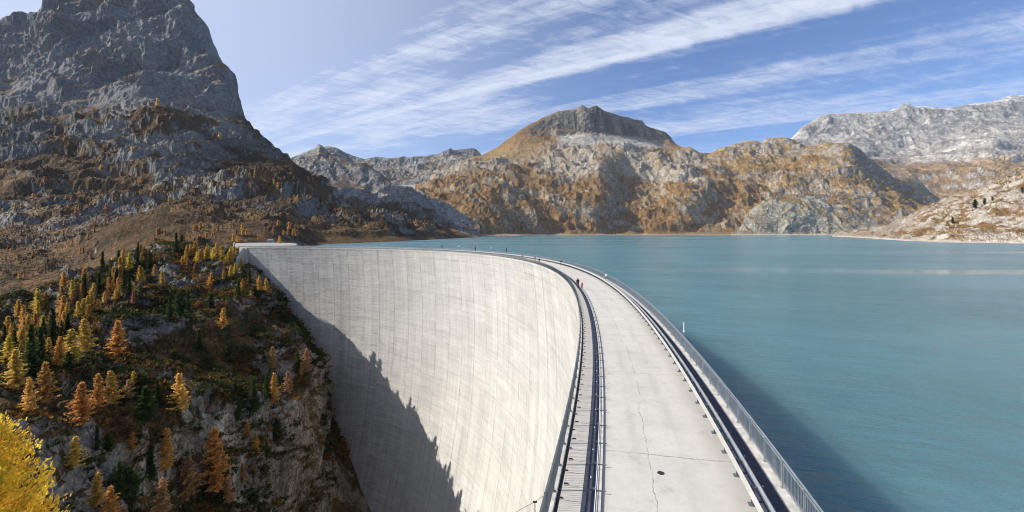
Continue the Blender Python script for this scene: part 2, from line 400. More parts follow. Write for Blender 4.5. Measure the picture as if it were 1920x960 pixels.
C = strata(Pf, C, 42, .34, (.12, .03), 2.) * np.array((1.13, 1.11, 1.06))
add_sheet('mountain_shoulder', P, C, terrain_mat('shoulder_ground', 34, 1.))

# --- the back ridge and the pyramid up the side valley
nB = [
 [(520, 420, 4100), (960, 420, 4100)],
 [(520, 350, 4400), (700, 352, 4400), (760, 350, 4400), (800, 340, 4500), (960, 330, 4600)],
 [(520, 330, 4900), (640, 325, 4900), (700, 330, 4900), (760, 325, 4900), (800, 312, 5000), (880, 300, 5100), (960, 300, 5200)],
 [(520, 310, 5400), (640, 302, 5400), (700, 304, 5350), (760, 304, 5350), (800, 296, 5400), (880, 289, 5500), (960, 290, 5500)],
 [(520, 310, 5500), (590, 282, 5500), (610, 275, 5500), (617, 274, 5500), (627, 277, 5500), (649, 286, 5500), (667, 292, 5500), (680, 296, 5500), (711, 294, 5500), (728, 296, 5500), (757, 294, 5500), (770, 297, 5500), (775, 294, 5500), (792, 293, 5500), (807, 289, 5500), (820, 290, 5500), (842, 283, 5600), (868, 279, 5600), (888, 277, 5600), (894, 279, 5600), (901, 288, 5600), (930, 310, 5600), (960, 350, 5600)],
 [(520, 350, 6300), (960, 360, 6300)]]
P, N, px, py = sheet(nB, 520, 960, S, [20, 50, 50, 45, 8], lambda P, N, px: crag(P, N, 420, 40, 4., 25, 120, (.1, 0), .3, gully=70), 4)
Pf, Nf = P.reshape(-1, 3), N.reshape(-1, 3)
C, g = cover(Pf, Nf, 400, ((.19, .19, .195), (.26, .255, .25), (.33, .32, .31)), ((.15, .12, .085), (.19, .15, .10)), .84, .14, 4.)
C = strata(Pf, C, 60, .3, (.1, 0), 4.)
add_sheet('back_ridge', P, C, terrain_mat('back_ridge_ground', 45, .7))
nP = [
 [(440, 452, 1900), (900, 452, 1900)],
 [(440, 436, 2500), (600, 425, 2500), (700, 412, 2500), (800, 410, 2500), (900, 430, 2500)],
 [(440, 400, 2900), (600, 365, 2900), (660, 376, 2900), (700, 386, 2850), (728, 366, 2850), (740, 361, 2850), (756, 360, 2850), (772, 361, 2850), (790, 380, 2850), (900, 425, 2800)],
 [(440, 350, 3200), (560, 325, 3250), (600, 318, 3250), (640, 330, 3250), (690, 352, 3200), (730, 361, 3150), (757, 359, 3150), (775, 360, 3100), (900, 420, 3000)],
 [(440, 330, 3400), (540, 306, 3450), (551, 298, 3500), (568, 287, 3500), (590, 279, 3500), (598, 270, 3500), (606, 277, 3500), (615, 287, 3500), (636, 298, 3500), (656, 306, 3450), (672, 309, 3450), (680, 306, 3450), (693, 311, 3450), (715, 329, 3400), (728, 337, 3400), (736, 348, 3350), (746, 358, 3300), (757, 359, 3300), (779, 368, 3250), (900, 420, 3200)],
 [(440, 380, 3900), (600, 340, 3900), (740, 372, 3800), (900, 430, 3700)]]
P, N, px, py = sheet(nP, 440, 900, S, [10, 50, 60, 60, 12], lambda P, N, px: crag(P, N, 260, 32, 5., 14, 60, (.3, 0), .35, gully=30), 4)
Pf, Nf = P.reshape(-1, 3), N.reshape(-1, 3)
C, g = cover(Pf, Nf, 300, ((.22, .215, .21), (.31, .30, .285), (.42, .41, .38)), ((.13, .10, .065), (.17, .13, .085), (.11, .085, .055)), .84, .12, 5.)
add_sheet('side_valley', P, C, terrain_mat('side_valley_ground', 28, .75))

# --- central mountain
def disp_M(P, N, px):
    d = crag(P, N, 125, 17, 6., 10, 60, (.10, .05), .6, big=50, gully=26, gdir=(1, .8, .5), mL=260, soft=.12, octv=7, gain=.55) + crag(P, N, 620, 30, 16., 0, big=40, octv=3) + tiers(P, 125, 6., .5, (.10, .03))
    be = P[:, 0] / P[:, 1]
    hi = sst(P[:, 2], 1080, 1180) * (1 - sst(-be, -.09, -.03) * .8)
    calm = sst(P[:, 2], 930, 990) * (1 - sst(P[:, 2], 1100, 1180)) * sst(be, .06, .12)
    calm = np.maximum(calm, sst(P[:, 2], 620, 900) * (1 - sst(be, .02, .10)))
    fl = ridged(P * np.array((1, .6, .12)), 130, 5, .6, 31.)              # flutes in the summit wall
    fl = fl * .22 + ridged(P, 150, 7, .6, 37.) * .55 - .2
    return shore_fade(P) * d * (1 - .45 * hi[:, None]) * (1 - .72 * calm[:, None]) + N * ((fl - .4) * 60 * hi)[:, None]
ridgeM = [(690, 450, 4000), (725, 446, 4200), (735, 420, 4400), (745, 385, 4600), (758, 366, 4700), (785, 338, 4900), (809, 317, 5000), (833, 305, 5100), (876, 299, 5200), (902, 294, 5300), (930, 279, 5400), (956, 259, 5450), (983, 239, 5500), (1015, 221, 5500), (1047, 208, 5480), (1082, 203, 5400), (1090, 195, 5380), (1102, 201, 5370), (1118, 196, 5380), (1134, 208, 5420), (1157, 216, 5520), (1189, 225, 5680), (1205, 227, 5760), (1213, 237, 5780), (1249, 247, 5900), (1272, 275, 5950), (1284, 279, 5600), (1294, 275, 5250), (1311, 286, 5350), (1332, 287, 5450), (1359, 298, 5550), (1393, 311, 5650), (1417, 329, 5650), (1435, 346, 5600), (1455, 366, 5400), (1480, 400, 4500), (1560, 436, 4300), (1700, 446, 4100)]
nM = [
 [(690, 447, 2700), (900, 443, 2700), (1000, 442, 3000), (1300, 442, 3300), (1700, 442, 3400)],
 [(690, 446, 2800), (760, 441, 2830), (900, 440.5, 2900), (1000, 440, 3350), (1300, 438, 3780), (1600, 439, 3600), (1700, 442, 3500)],
 [(690, 446, 3000), (740, 418, 3000), (800, 405, 3100), (900, 400, 3200), (1000, 398, 3600), (1090, 388, 3700), (1128, 388, 3680), (1165, 388, 4060), (1235, 387, 4080), (1270, 386, 3880), (1300, 385, 3900), (1345, 387, 4080), (1450, 400, 3950), (1560, 434, 3800), (1700, 446, 3700)],
 [(690, 446, 3500), (740, 395, 3500), (800, 360, 3700), (900, 342, 3900), (1000, 330, 4200), (1090, 322, 4280), (1140, 320, 4240), (1175, 319, 4600), (1235, 321, 4600), (1275, 330, 4330), (1300, 335, 4320), (1400, 365, 4250), (1450, 388, 4150), (1560, 436, 4000), (1700, 446, 3900)],
 [(690, 447, 3800), (745, 390, 4200), (800, 332, 4600), (876, 306, 4700), (930, 299, 4750), (1000, 288, 4800), (1090, 278, 4850), (1200, 282, 4850), (1272, 298, 4750), (1360, 325, 4600), (1420, 352, 4450), (1455, 374, 4350), (1560, 437, 4200), (1700, 447, 4000)],
 [(690, 448, 3900), (740, 395, 4350), (800, 326, 4850), (876, 302, 5050), (930, 287, 5150), (983, 256, 5250), (1047, 246, 5300), (1100, 249, 5180), (1160, 255, 5330), (1205, 262, 5500), (1250, 274, 5600), (1290, 288, 5150), (1360, 312, 5200), (1420, 344, 5150), (1455, 369, 4500), (1560, 437, 4250), (1700, 447, 4050)],
 ridgeM,
 [(690, 460, 5000), (800, 380, 6000), (950, 310, 6300), (1100, 270, 6400), (1270, 320, 6200), (1455, 410, 5500), (1700, 460, 5000)]]
P, N, px, py = sheet(nM, 690, 1700, S, [8, 70, 90, 75, 55, 70, 10], disp_M, 6)
Pf, Nf = P.reshape(-1, 3), N.reshape(-1, 3); X, Yp = px.ravel(), py.ravel()
C, g = cover(Pf, Nf, 130, ((.24, .20, .15), (.34, .30, .235), (.44, .41, .345)), ((.235, .14, .062), (.27, .175, .082), (.185, .098, .043)), .36, .11, 6., (.11, .075, .03), .05, mL=260, ms=6., mk=.5)
nn = fbm(Pf, 500, 5, .6, 44.)
pale = sst(Pf[:, 2] + nn * 300, 480, 640) * (1 - sst(Pf[:, 2] + nn * 200, 900, 1050)) * sst(nn, -.3, .1)
C = mixc(pale * .55, C, (.42, .40, .36))
wall = sst(Pf[:, 2] + nn * 60, 1120, 1200) * sst(-Nf[:, 2], -.72, -.55)
C = mixc(wall, C, mixc(sst(fbm(Pf * np.array((1, 1, .2)), 120, 4), -.2, .3), (.11, .105, .10), (.25, .235, .21)))
bear = Pf[:, 0] / Pf[:, 1]
scree = sst(Pf[:, 2] + nn * 160, 930, 985) * (1 - sst(Pf[:, 2] + nn * 50, 1130, 1190)) * sst(bear, .085, .12) * (1 - sst(bear, .30, .36))
C = mixc(scree * .92, C, mixc(sst(fbm(Pf * np.array((1, .5, .25)), 50, 4), -.2, .3), (.36, .345, .32), (.43, .415, .39)))
flank = sst(Pf[:, 2] + nn * 200, 700, 860) * (1 - sst(bear, .03, .10)); C = mixc(flank * sst(Nf[:, 2] + nn * .5, .45, .62) * .55, C, mixc(sst(nn, -.2, .2), (.24, .145, .065), (.19, .11, .045)))
band = (1 - sst(np.abs(Pf[:, 2] + nn * 180 - 900), 30, 130)) * sst(-bear, -.2, .02)
C = mixc(band * .6, C, (.31, .215, .085))
C = mixc((1 - sst(Pf[:, 2] + fbm(Pf, 70, 4) * 16, -8, 4)) * .85, C, (.36, .29, .22))
C = strata(Pf, C, 40, .16, (.10, .03), 6.) * np.array((1.16, 1.15, 1.10))
add_sheet('central_mountain', P, C, terrain_mat('central_mountain_ground', 24, 1., 1.3))

# --- pale slabs along the far shore
nE = [
 [(1370, 444, 3300), (1700, 445, 3000), (1760, 445, 2800)],
 [(1370, 440, 3450), (1560, 440.5, 3350), (1650, 442, 3100), (1760, 443, 2900)],
 [(1370, 439, 3500), (1400, 428, 3500), (1430, 408, 3480), (1470, 400, 3450), (1530, 402, 3430), (1600, 417, 3400), (1650, 428, 3350), (1760, 441, 3200)],
 [(1370, 439, 3560), (1390, 425, 3600), (1405, 402, 3620), (1417, 388, 3640), (1432, 373, 3650), (1472, 366, 3650), (1500, 372, 3650), (1520, 367, 3650), (1528, 376, 3650), (1555, 386, 3620), (1607, 393, 3600), (1630, 408, 3560), (1651, 414, 3540), (1700, 428, 3500), (1760, 440, 3400)],
 [(1370, 442, 3900), (1480, 405, 3950), (1600, 425, 3900), (1760, 445, 3700)]]
P, N, px, py = sheet(nE, 1370, 1760, S * .9, [6, 60, 60, 12], lambda P, N, px: shore_fade(P, -12, 20) * crag(P, N, 120, 22, 8., 9, 34, (.25, .1), .3, soft=.6))
Pf, Nf = P.reshape(-1, 3), N.reshape(-1, 3)
C, g = cover(Pf, Nf, 130, ((.27, .255, .21), (.38, .36, .30), (.47, .45, .39)), ((.26, .14, .05), (.25, .19, .085), (.20, .10, .04)), .74, .12, 8., (.10, .085, .035), .0)
C = mixc(1 - sst(Pf[:, 2] + fbm(Pf, 25, 2) * 7, -7, 4), C, (.50, .42, .34))
add_sheet('shore_rocks', P, C, terrain_mat('shore_rock_ground', 16, .85))

# --- near shore on the right
nF = [
 [(1560, 445, 2350), (1620, 449, 1600), (1700, 455, 1000), (1800, 459, 840), (1920, 463, 740), (2500, 490, 430)],
 [(1560, 441.5, 2430), (1620, 445, 1700), (1660, 448, 1308), (1700, 452, 1062), (1800, 455, 895), (1920, 457, 810), (2500, 470, 500)],
 [(1560, 440.5, 2480), (1620, 437, 1850), (1692, 434, 1400), (1750, 427, 1180), (1830, 415, 1080), (1920, 404, 1000), (2500, 330, 700)],
 [(1560, 440, 2520), (1640, 431, 1950), (1692, 419, 1600), (1720, 408, 1500), (1775, 392, 1400), (1830, 376, 1300), (1878, 364, 1230), (1920, 350, 1200), (2500, 230, 900)],
 [(1560, 440, 2560), (1600, 438, 2200), (1640, 430, 2000), (1692, 414, 1750), (1720, 398, 1700), (1775, 377, 1600), (1830, 356, 1500), (1878, 342, 1450), (1920, 322, 1420), (2100, 260, 1300), (2500, 150, 1150)],
 [(1560, 445, 2900), (1720, 430, 2200), (1920, 370, 2000), (2500, 250, 1700)]]
P, N, px, py = sheet(nF, 1560, 2420, S * .9, [6, 75, 75, 45, 10], lambda P, N, px: shore_fade(P, -11, 0) * crag(P, N, 48, 9, 9., 6, 18, (-.35, .1), .35, big=12, soft=.4))
Pf, Nf = P.reshape(-1, 3), N.reshape(-1, 3)
C, g = cover(Pf, Nf, 85, ((.30, .255, .21), (.41, .37, .315), (.50, .475, .42)), ((.22, .115, .05), (.19, .12, .055), (.27, .16, .07)), .78, .12, 9., (.09, .07, .03), .06, mL=45, ms=9., mk=.4)
C = mixc(1 - sst(Pf[:, 2] + fbm(Pf, 12, 2) * 5, -8.5, -3), C, (.55, .47, .40))
near_shore = add_sheet('near_shore', P, C, terrain_mat('near_shore_ground', 7, .85))

# --- the mountainside on the left, up to the great peak
def disp_A(P, N, px):
    d = crag(P, N, 105, 15, 11., 12, 40, (-.26, .10), .25, big=18, mL=170, soft=.32, octv=7, gain=.55) 
    spur_ = 1 - sst(P[:, 1], 900, 1150); d = d * (1 - .35 * spur_[:, None]) + tiers(P, 62, 11., .8, (-.20, .06)) * (1 - .7 * spur_)[:, None]
    hi = sst(P[:, 2], 480, 650)[:, None]
    big = crag(P, N, 330, 46, 12., 34, 130, (-.6, .0), .1, octv=7, big=95, gully=60, gdir=(1, .5, .45), soft=.5, gain=.46) * (1 - .6 * sst(px, 380, 470))[:, None]
    sm = sst(P[:, 1], 380, 700)[:, None]
    d = d * (1 - .85 * sst(px, 540, 600) * (1 - sst(P[:, 2], -8, 25)))[:, None]
    return (d * (1 - hi) * (.35 + .65 * sm) + big * hi)
ridgeA = [(-700, 60, 2400), (-200, 60, 2400), (0, 47, 2400), (8, 50, 2400), (20, 40, 2400), (82, 36, 2400), (92, 30, 2400), (105, 19, 2400), (140, 5, 2400), (175, 0, 2400), (200, -10, 2400), (240, -22, 2400), (290, -40, 2400), (330, -28, 2400), (350, 0, 2400), (357, 22, 2380), (385, 52, 2350), (397, 82, 2330), (422, 130, 2280), (437, 165, 2240), (452, 210, 2200), (472, 245, 2150), (500, 265, 2050), (525, 281, 1950), (542, 293, 1880), (553, 306, 1850), (562, 318, 1820), (572, 321, 1780), (584, 325, 1750), (601, 333, 1720), (614, 346, 1700), (627, 360, 1700), (645, 376, 1750), (662, 388, 1850), (680, 393, 1950), (702, 386, 2100), (726, 380, 2250), (759, 379, 2400), (772, 381, 2450), (791, 392, 2500), (824, 405, 2560), (846, 418, 2580), (868, 429, 2590), (881, 437, 2600), (896, 447, 2600), (930, 452, 2600)]
def near(dy, dd, ylim=None):                                         # a line running just below the skyline of the right-hand hill
    return [(x, y + dy, d - dd) for x, y, d in ridgeA if x >= 600]
nA = [
 [(-700, 760, 380), (0, 610, 400), (130, 570, 410), (200, 520, 410), (330, 478, 400), (400, 474, 370), (440, 476, 345), (475, 500, 335), (560, 500, 335), (600, 480, 500), (700, 462, 800), (760, 458, 980), (880, 450, 1700), (930, 455, 1800)],
 [(-700, 720, 400), (0, 588, 420), (130, 545, 440), (250, 500, 440), (330, 466, 430), (400, 466, 400), (440, 464.5, 365), (475, 464, 360), (540, 462, 400), (560, 460, 560), (600, 458, 780), (700, 455, 895), (760, 452, 1062), (830, 448.5, 1400), (880, 446, 1800), (930, 452, 1900)],
 [(-700, 620, 480), (0, 520, 460), (130, 512, 480), (250, 470, 490), (330, 450, 480), (440, 456, 450), (500, 458.5, 450), (540, 457, 520), (570, 448, 700), (600, 446, 850), (700, 444, 960), (760, 441, 1150), (830, 440, 1480), (880, 443, 1850), (930, 452, 1950)],
 [(-700, 540, 700), (0, 456, 720), (125, 442, 760), (215, 415, 820), (300, 395, 880), (350, 372, 950), (435, 380, 950), (550, 385, 1050), (600, 395, 1200), (700, 415, 1300), (760, 416, 1700), (830, 424, 2100), (880, 441, 2350), (930, 452, 2400)],
 [(-700, 545, 760), (0, 462, 790), (125, 448, 840), (215, 421, 910), (300, 400, 980), (350, 360, 1080), (435, 330, 1200), (500, 320, 1330), (550, 319, 1400)] + [(x, y + 6, d - 120) for x, y, d in ridgeA if x >= 584],
 [(-700, 480, 1000), (0, 395, 1020), (125, 385, 1060), (215, 370, 1120), (300, 350, 1180), (350, 336, 1250), (435, 318, 1380), (500, 316, 1480), (550, 316, 1560)] + [(x, y + 5, d - 90) for x, y, d in ridgeA if x >= 584],
 [(-700, 350, 1250), (0, 318, 1280), (125, 310, 1300), (215, 295, 1330), (300, 282, 1350), (380, 285, 1400), (435, 296, 1480), (500, 306, 1580), (550, 312, 1650)] + [(x, y + 4, d - 60) for x, y, d in ridgeA if x >= 584],
 [(-700, 280, 1500), (0, 247, 1520), (105, 240, 1520), (170, 222, 1540), (215, 206, 1560), (295, 197, 1580), (330, 204, 1600), (380, 228, 1640), (440, 250, 1680), (475, 266, 1730), (525, 294, 1760), (555, 313, 1750)] + [(x, y + 3, d - 45) for x, y, d in ridgeA if x >= 584],
 [(-700, 280, 1750), (0, 250, 1760), (105, 240, 1770), (215, 214, 1790), (295, 202, 1800), (380, 214, 1820), (440, 240, 1830), (475, 258, 1850), (525, 288, 1830), (555, 310, 1790)] + [(x, y + 2, d - 30) for x, y, d in ridgeA if x >= 584],
 [(-700, 170, 2050), (0, 140, 2060), (105, 125, 2060), (215, 105, 2080), (295, 95, 2080), (360, 120, 2060), (420, 175, 2040), (455, 228, 2010), (475, 252, 1990), (525, 285, 1890), (555, 309, 1820)] + [(x, y + 1, d - 15) for x, y, d in ridgeA if x >= 584],
 ridgeA,
 [(-700, 160, 3000), (0, 140, 3000), (300, 60, 3000), (400, 150, 2900), (500, 320, 2600), (600, 380, 2100), (760, 410, 2800), (930, 460, 2900)]]
P, N, px, py = sheet(nA, -620, 930, S, [6, 45, 60, 20, 50, 60, 60, 24, 85, 85, 10], disp_A, 10)
Pf, Nf = P.reshape(-1, 3), N.reshape(-1, 3)
C, g = cover(Pf, Nf, 120, ((.15, .15, .142), (.26, .255, .24), (.44, .43, .40)), ((.085, .05, .024), (.14, .083, .036), (.21, .135, .058)), .47, .12, 11., (.05, .042, .02), .10, mL=220, ms=11., mk=.55)
C2, g2 = cover(Pf, Nf, 300, ((.20, .205, .215), (.29, .29, .29), (.39, .385, .375)), ((.23, .14, .065), (.17, .11, .055)), .70, .10, 12.)
hi = sst(Pf[:, 2] + fbm(Pf, 300, 4, seed=13) * 60, 500, 600)
C = mixc(hi, C, C2)
fan = sst(-fbm(Pf, 260, 3, seed=15) + .1, -.1, .2) * sst(Pf[:, 2], 520, 560) * (1 - sst(Pf[:, 2] + fbm(Pf, 120, 3) * 60, 600, 720))
C = mixc(fan * .7, C, (.25, .245, .24))
mountainside = add_sheet('mountainside', P, C, terrain_mat('mountainside_ground', 12, 1., 1.3))

# --- wooded spur at the left end of the dam, and the gorge below it
def disp_K(P, N, px):
    fade = (sst(P[:, 1], 60, 130) * .85 + .15)
    d = crag(P, N, 32, 5.0, 14., 4.5, 13, (.12, .25), .3, octv=7, big=8, mL=50, soft=.2) + tiers(P, 21, 14., .6, (.10, .12))
    steep = sst(-N[:, 2], -.75, -.45)
    fl = (ridged(P * np.array((1, 1, .28)), 17, 6, .62, 41.) - .4) * 4.0
    d = d + N * (fl * (.05 + .95 * steep))[:, None]
    edge = 1 - .8 * sst(px, 600, 640)
    top = 1 - .75 * sst(px, 405, 440) * sst(P[:, 1], 270, 300)
    return d * (fade * edge * top)[:, None]
def low(px, z, d): return (px, HY + (HC - z) * F / d, d)
nK = [
 [low(-900, -6, 14), low(-300, -14, 16), low(100, -26, 18), low(400, -50, 22), low(700, -110, 26)],
 [low(-900, -14, 45), low(-300, -22, 50), low(0, -34, 58), low(200, -46, 66), low(400, -66, 80), low(575, -105, 110), low(700, -150, 140)],
 [(-900, 1010, 55), (-300, 985, 60), (0, 960, 72), (200, 960, 102), (400, 960, 145), (500, 965, 170), (560, 960, 186), (585, 985, 197), (640, 985, 218), (700, 990, 238), (730, 1040, 240)],
 [(-900, 850, 72), (-300, 830, 80), (0, 815, 94), (200, 812, 122), (330, 790, 148), (430, 800, 170), (500, 790, 190), (560, 800, 200), (585, 820, 208), (612, 880, 226), (650, 920, 244), (700, 962, 250), (730, 990, 250)],
 [(-900, 780, 90), (-300, 745, 102), (0, 715, 122), (150, 680, 156), (300, 690, 182), (400, 705, 194), (470, 735, 200), (510, 735, 206), (560, 718, 222), (600, 722, 240), (616, 800, 262), (650, 868, 262), (695, 950, 256), (730, 985, 256)],
 [(-900, 720, 115), (-300, 680, 132), (0, 650, 156), (150, 622, 190), (250, 600, 212), (400, 615, 226), (503, 645, 236), (560, 655, 248), (595, 690, 254), (610, 722, 262), (618, 775, 276), (650, 850, 266), (695, 948, 257), (730, 980, 258)],
 [(-900, 680, 150), (-300, 640, 170), (0, 618, 200), (100, 590, 228), (180, 556, 246), (260, 530, 262), (350, 523, 276), (450, 528, 284), (500, 548, 284), (547, 592, 280), (587, 640, 268), (604, 690, 268), (612, 730, 274), (621, 778, 280), (652, 850, 268), (697, 948, 258), (730, 980, 260)],
 [(-900, 670, 200), (-300, 630, 225), (0, 602, 258), (100, 560, 284), (200, 516, 296), (300, 494, 304), (400, 489, 308), (450, 488, 305), (480, 500, 302), (515, 550, 300), (552, 605, 299), (590, 650, 290), (608, 695, 286), (616, 740, 284), (625, 785, 284), (655, 852, 272), (700, 950, 262), (730, 980, 264)],
 [(-900, 655, 350), (-300, 615, 355), (0, 585, 355), (100, 540, 362), (200, 496, 365), (270, 476, 360), (330, 459, 350), (400, 456, 340), (436, 462, 325), (452, 472, 312), (480, 505, 308), (520, 560, 310), (560, 615, 312), (600, 690, 306), (616, 760, 300), (650, 850, 290), (700, 955, 280), (730, 990, 280)],
 [(-900, 700, 410), (-300, 660, 415), (0, 622, 415), (130, 580, 420), (200, 530, 420), (330, 484, 410), (400, 476, 380), (440, 475, 350), (480, 520, 330), (600, 720, 330), (730, 1000, 320)]]
P, N, px, py = sheet(nK, -820, 730, S * 1.05, [14, 30, 85, 70, 55, 55, 55, 40, 14], disp_K, sm=7.)
# keep the spur out of the lake: behind the dam face it falls away
Pf, Nf = P.reshape(-1, 3), N.reshape(-1, 3)
C, g = cover(Pf, Nf, 34, ((.12, .115, .108), (.21, .205, .19), (.38, .37, .35)), ((.055, .036, .018), (.10, .058, .024), (.15, .095, .042)), .52, .12, 14., (.038, .042, .016), .16, mL=55, ms=14., mk=.6)
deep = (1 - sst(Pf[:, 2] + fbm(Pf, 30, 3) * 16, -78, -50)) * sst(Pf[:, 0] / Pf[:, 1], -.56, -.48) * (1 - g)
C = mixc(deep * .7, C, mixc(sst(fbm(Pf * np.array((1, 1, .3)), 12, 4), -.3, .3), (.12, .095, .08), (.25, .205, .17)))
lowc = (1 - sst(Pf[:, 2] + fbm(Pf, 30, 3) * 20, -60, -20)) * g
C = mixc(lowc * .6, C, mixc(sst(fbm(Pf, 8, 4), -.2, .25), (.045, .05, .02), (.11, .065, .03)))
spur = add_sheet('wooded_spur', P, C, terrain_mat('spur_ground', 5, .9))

# ------------------------------------------------------------------ the dam: plan of the crest (downstream edge of the deck) from heading along its length
CR_L = 391.33
def crest_curve():
    ds = .5; s = np.arange(0, CR_L + ds, ds); u = s / CR_L * 2 - 1
    th = np.polynomial.chebyshev.chebval(u, [2.129240535911882, 0.8470337913389591, 0.002986660271966634, -0.0937370899998114, -0.027685765761743166])
    x = 1.7128755804796556 + np.r_[0, np.cumsum((np.cos(th[1:]) + np.cos(th[:-1])) / 2 * ds)]
    y = 16.892615030276925 + np.r_[0, np.cumsum((np.sin(th[1:]) + np.sin(th[:-1])) / 2 * ds)]
    # carry the curve on behind the camera
    m = int(48 / ds); tb = th[0] - (th[3] - th[0]) / 1.5 * ds * np.arange(1, m + 1) * .6
    xb = x[0] - np.cumsum(np.cos(tb)) * ds; yb = y[0] - np.cumsum(np.sin(tb)) * ds
    x = np.r_[xb[::-1], x]; y = np.r_[yb[::-1], y]; th = np.r_[tb[::-1], th]
    s = (np.arange(len(x)) - m) * ds
    return s, x, y, th
CS, CXs, CYs, CTH = crest_curve()
S0, S1 = CS[0], CS[-1]
def cpt(s, off=0.):
    """point at arc length s, off metres towards the lake"""
    x = np.interp(s, CS, CXs); y = np.interp(s, CS, CYs); t = np.interp(s, CS, CTH)
    return x + np.sin(t) * off, y - np.cos(t) * off
def chead(s): return float(np.interp(s, CS, CTH))
def ribbon(name, section, s0, s1, ds, mat, parent=None, closed=True, smooth=False, uvscale=None):
    """sweep a section [(off,z)...] along the crest"""
    n = max(2, int(round((s1 - s0) / ds)) + 1); ss = np.linspace(s0, s1, n); k = len(section)
    V = np.zeros((n, k, 3))
    for j, (o, z) in enumerate(section):
        V[:, j, 0], V[:, j, 1] = cpt(ss, o); V[:, j, 2] = z
    Q = []
    kk = k if closed else k - 1
    for j in range(kk):
        a = np.arange(n - 1) * k + j; b = np.arange(n - 1) * k + (j + 1) % k
        Q.append(np.c_[a, b, b + k, a + k])
    Q = np.concatenate(Q)
    me = np_mesh(name, V.reshape(-1, 3), Q, [mat], smooth)
    uv = me.uv_layers.new(name='crest')
    li = Q.ravel(); su = ss[li // k]; ov = np.array([o for o, z in section]); zv = np.array([z for o, z in section])
    j = li % k
    uv.data.foreach_set('uv', np.c_[su, ov[j] if uvscale != 'z' else zv[j]].ravel().astype(np.float32))
    if closed:   # caps
        bm = bmesh.new(); bm.from_mesh(me); bm.verts.ensure_lookup_table()
        for r in (0, n - 1):
            try: bm.faces.new([bm.verts[r * k + j] for j in range(k)])
            except ValueError: pass
        bmesh.ops.recalc_face_normals(bm, faces=bm.faces); bm.to_mesh(me); bm.free()
    return link_mesh(name, me, parent)

def uvnode(w):
    u = w.new('ShaderNodeUVMap'); u.uv_map = 'crest'; return w.xyz(u.outputs[0])
def hashed(w, a, b, seed=0.):
    n = w.new('ShaderNodeTexWhiteNoise'); n.noise_dimensions = '3D'; w.l.new(w.comb(a, b, seed), n.inputs[0]); return n.outputs[0]
def line(w, x, period, width, off=0.):
    f = w.math('FRACT', w.math('DIVIDE', w.math('ADD', x, off), period))
    d = w.math('MULTIPLY', w.math('MINIMUM', f, w.math('SUBTRACT', 1., f)), period)
    return w.math('SUBTRACT', 1., w.mapr(d, width * .5, width, 0, 1))

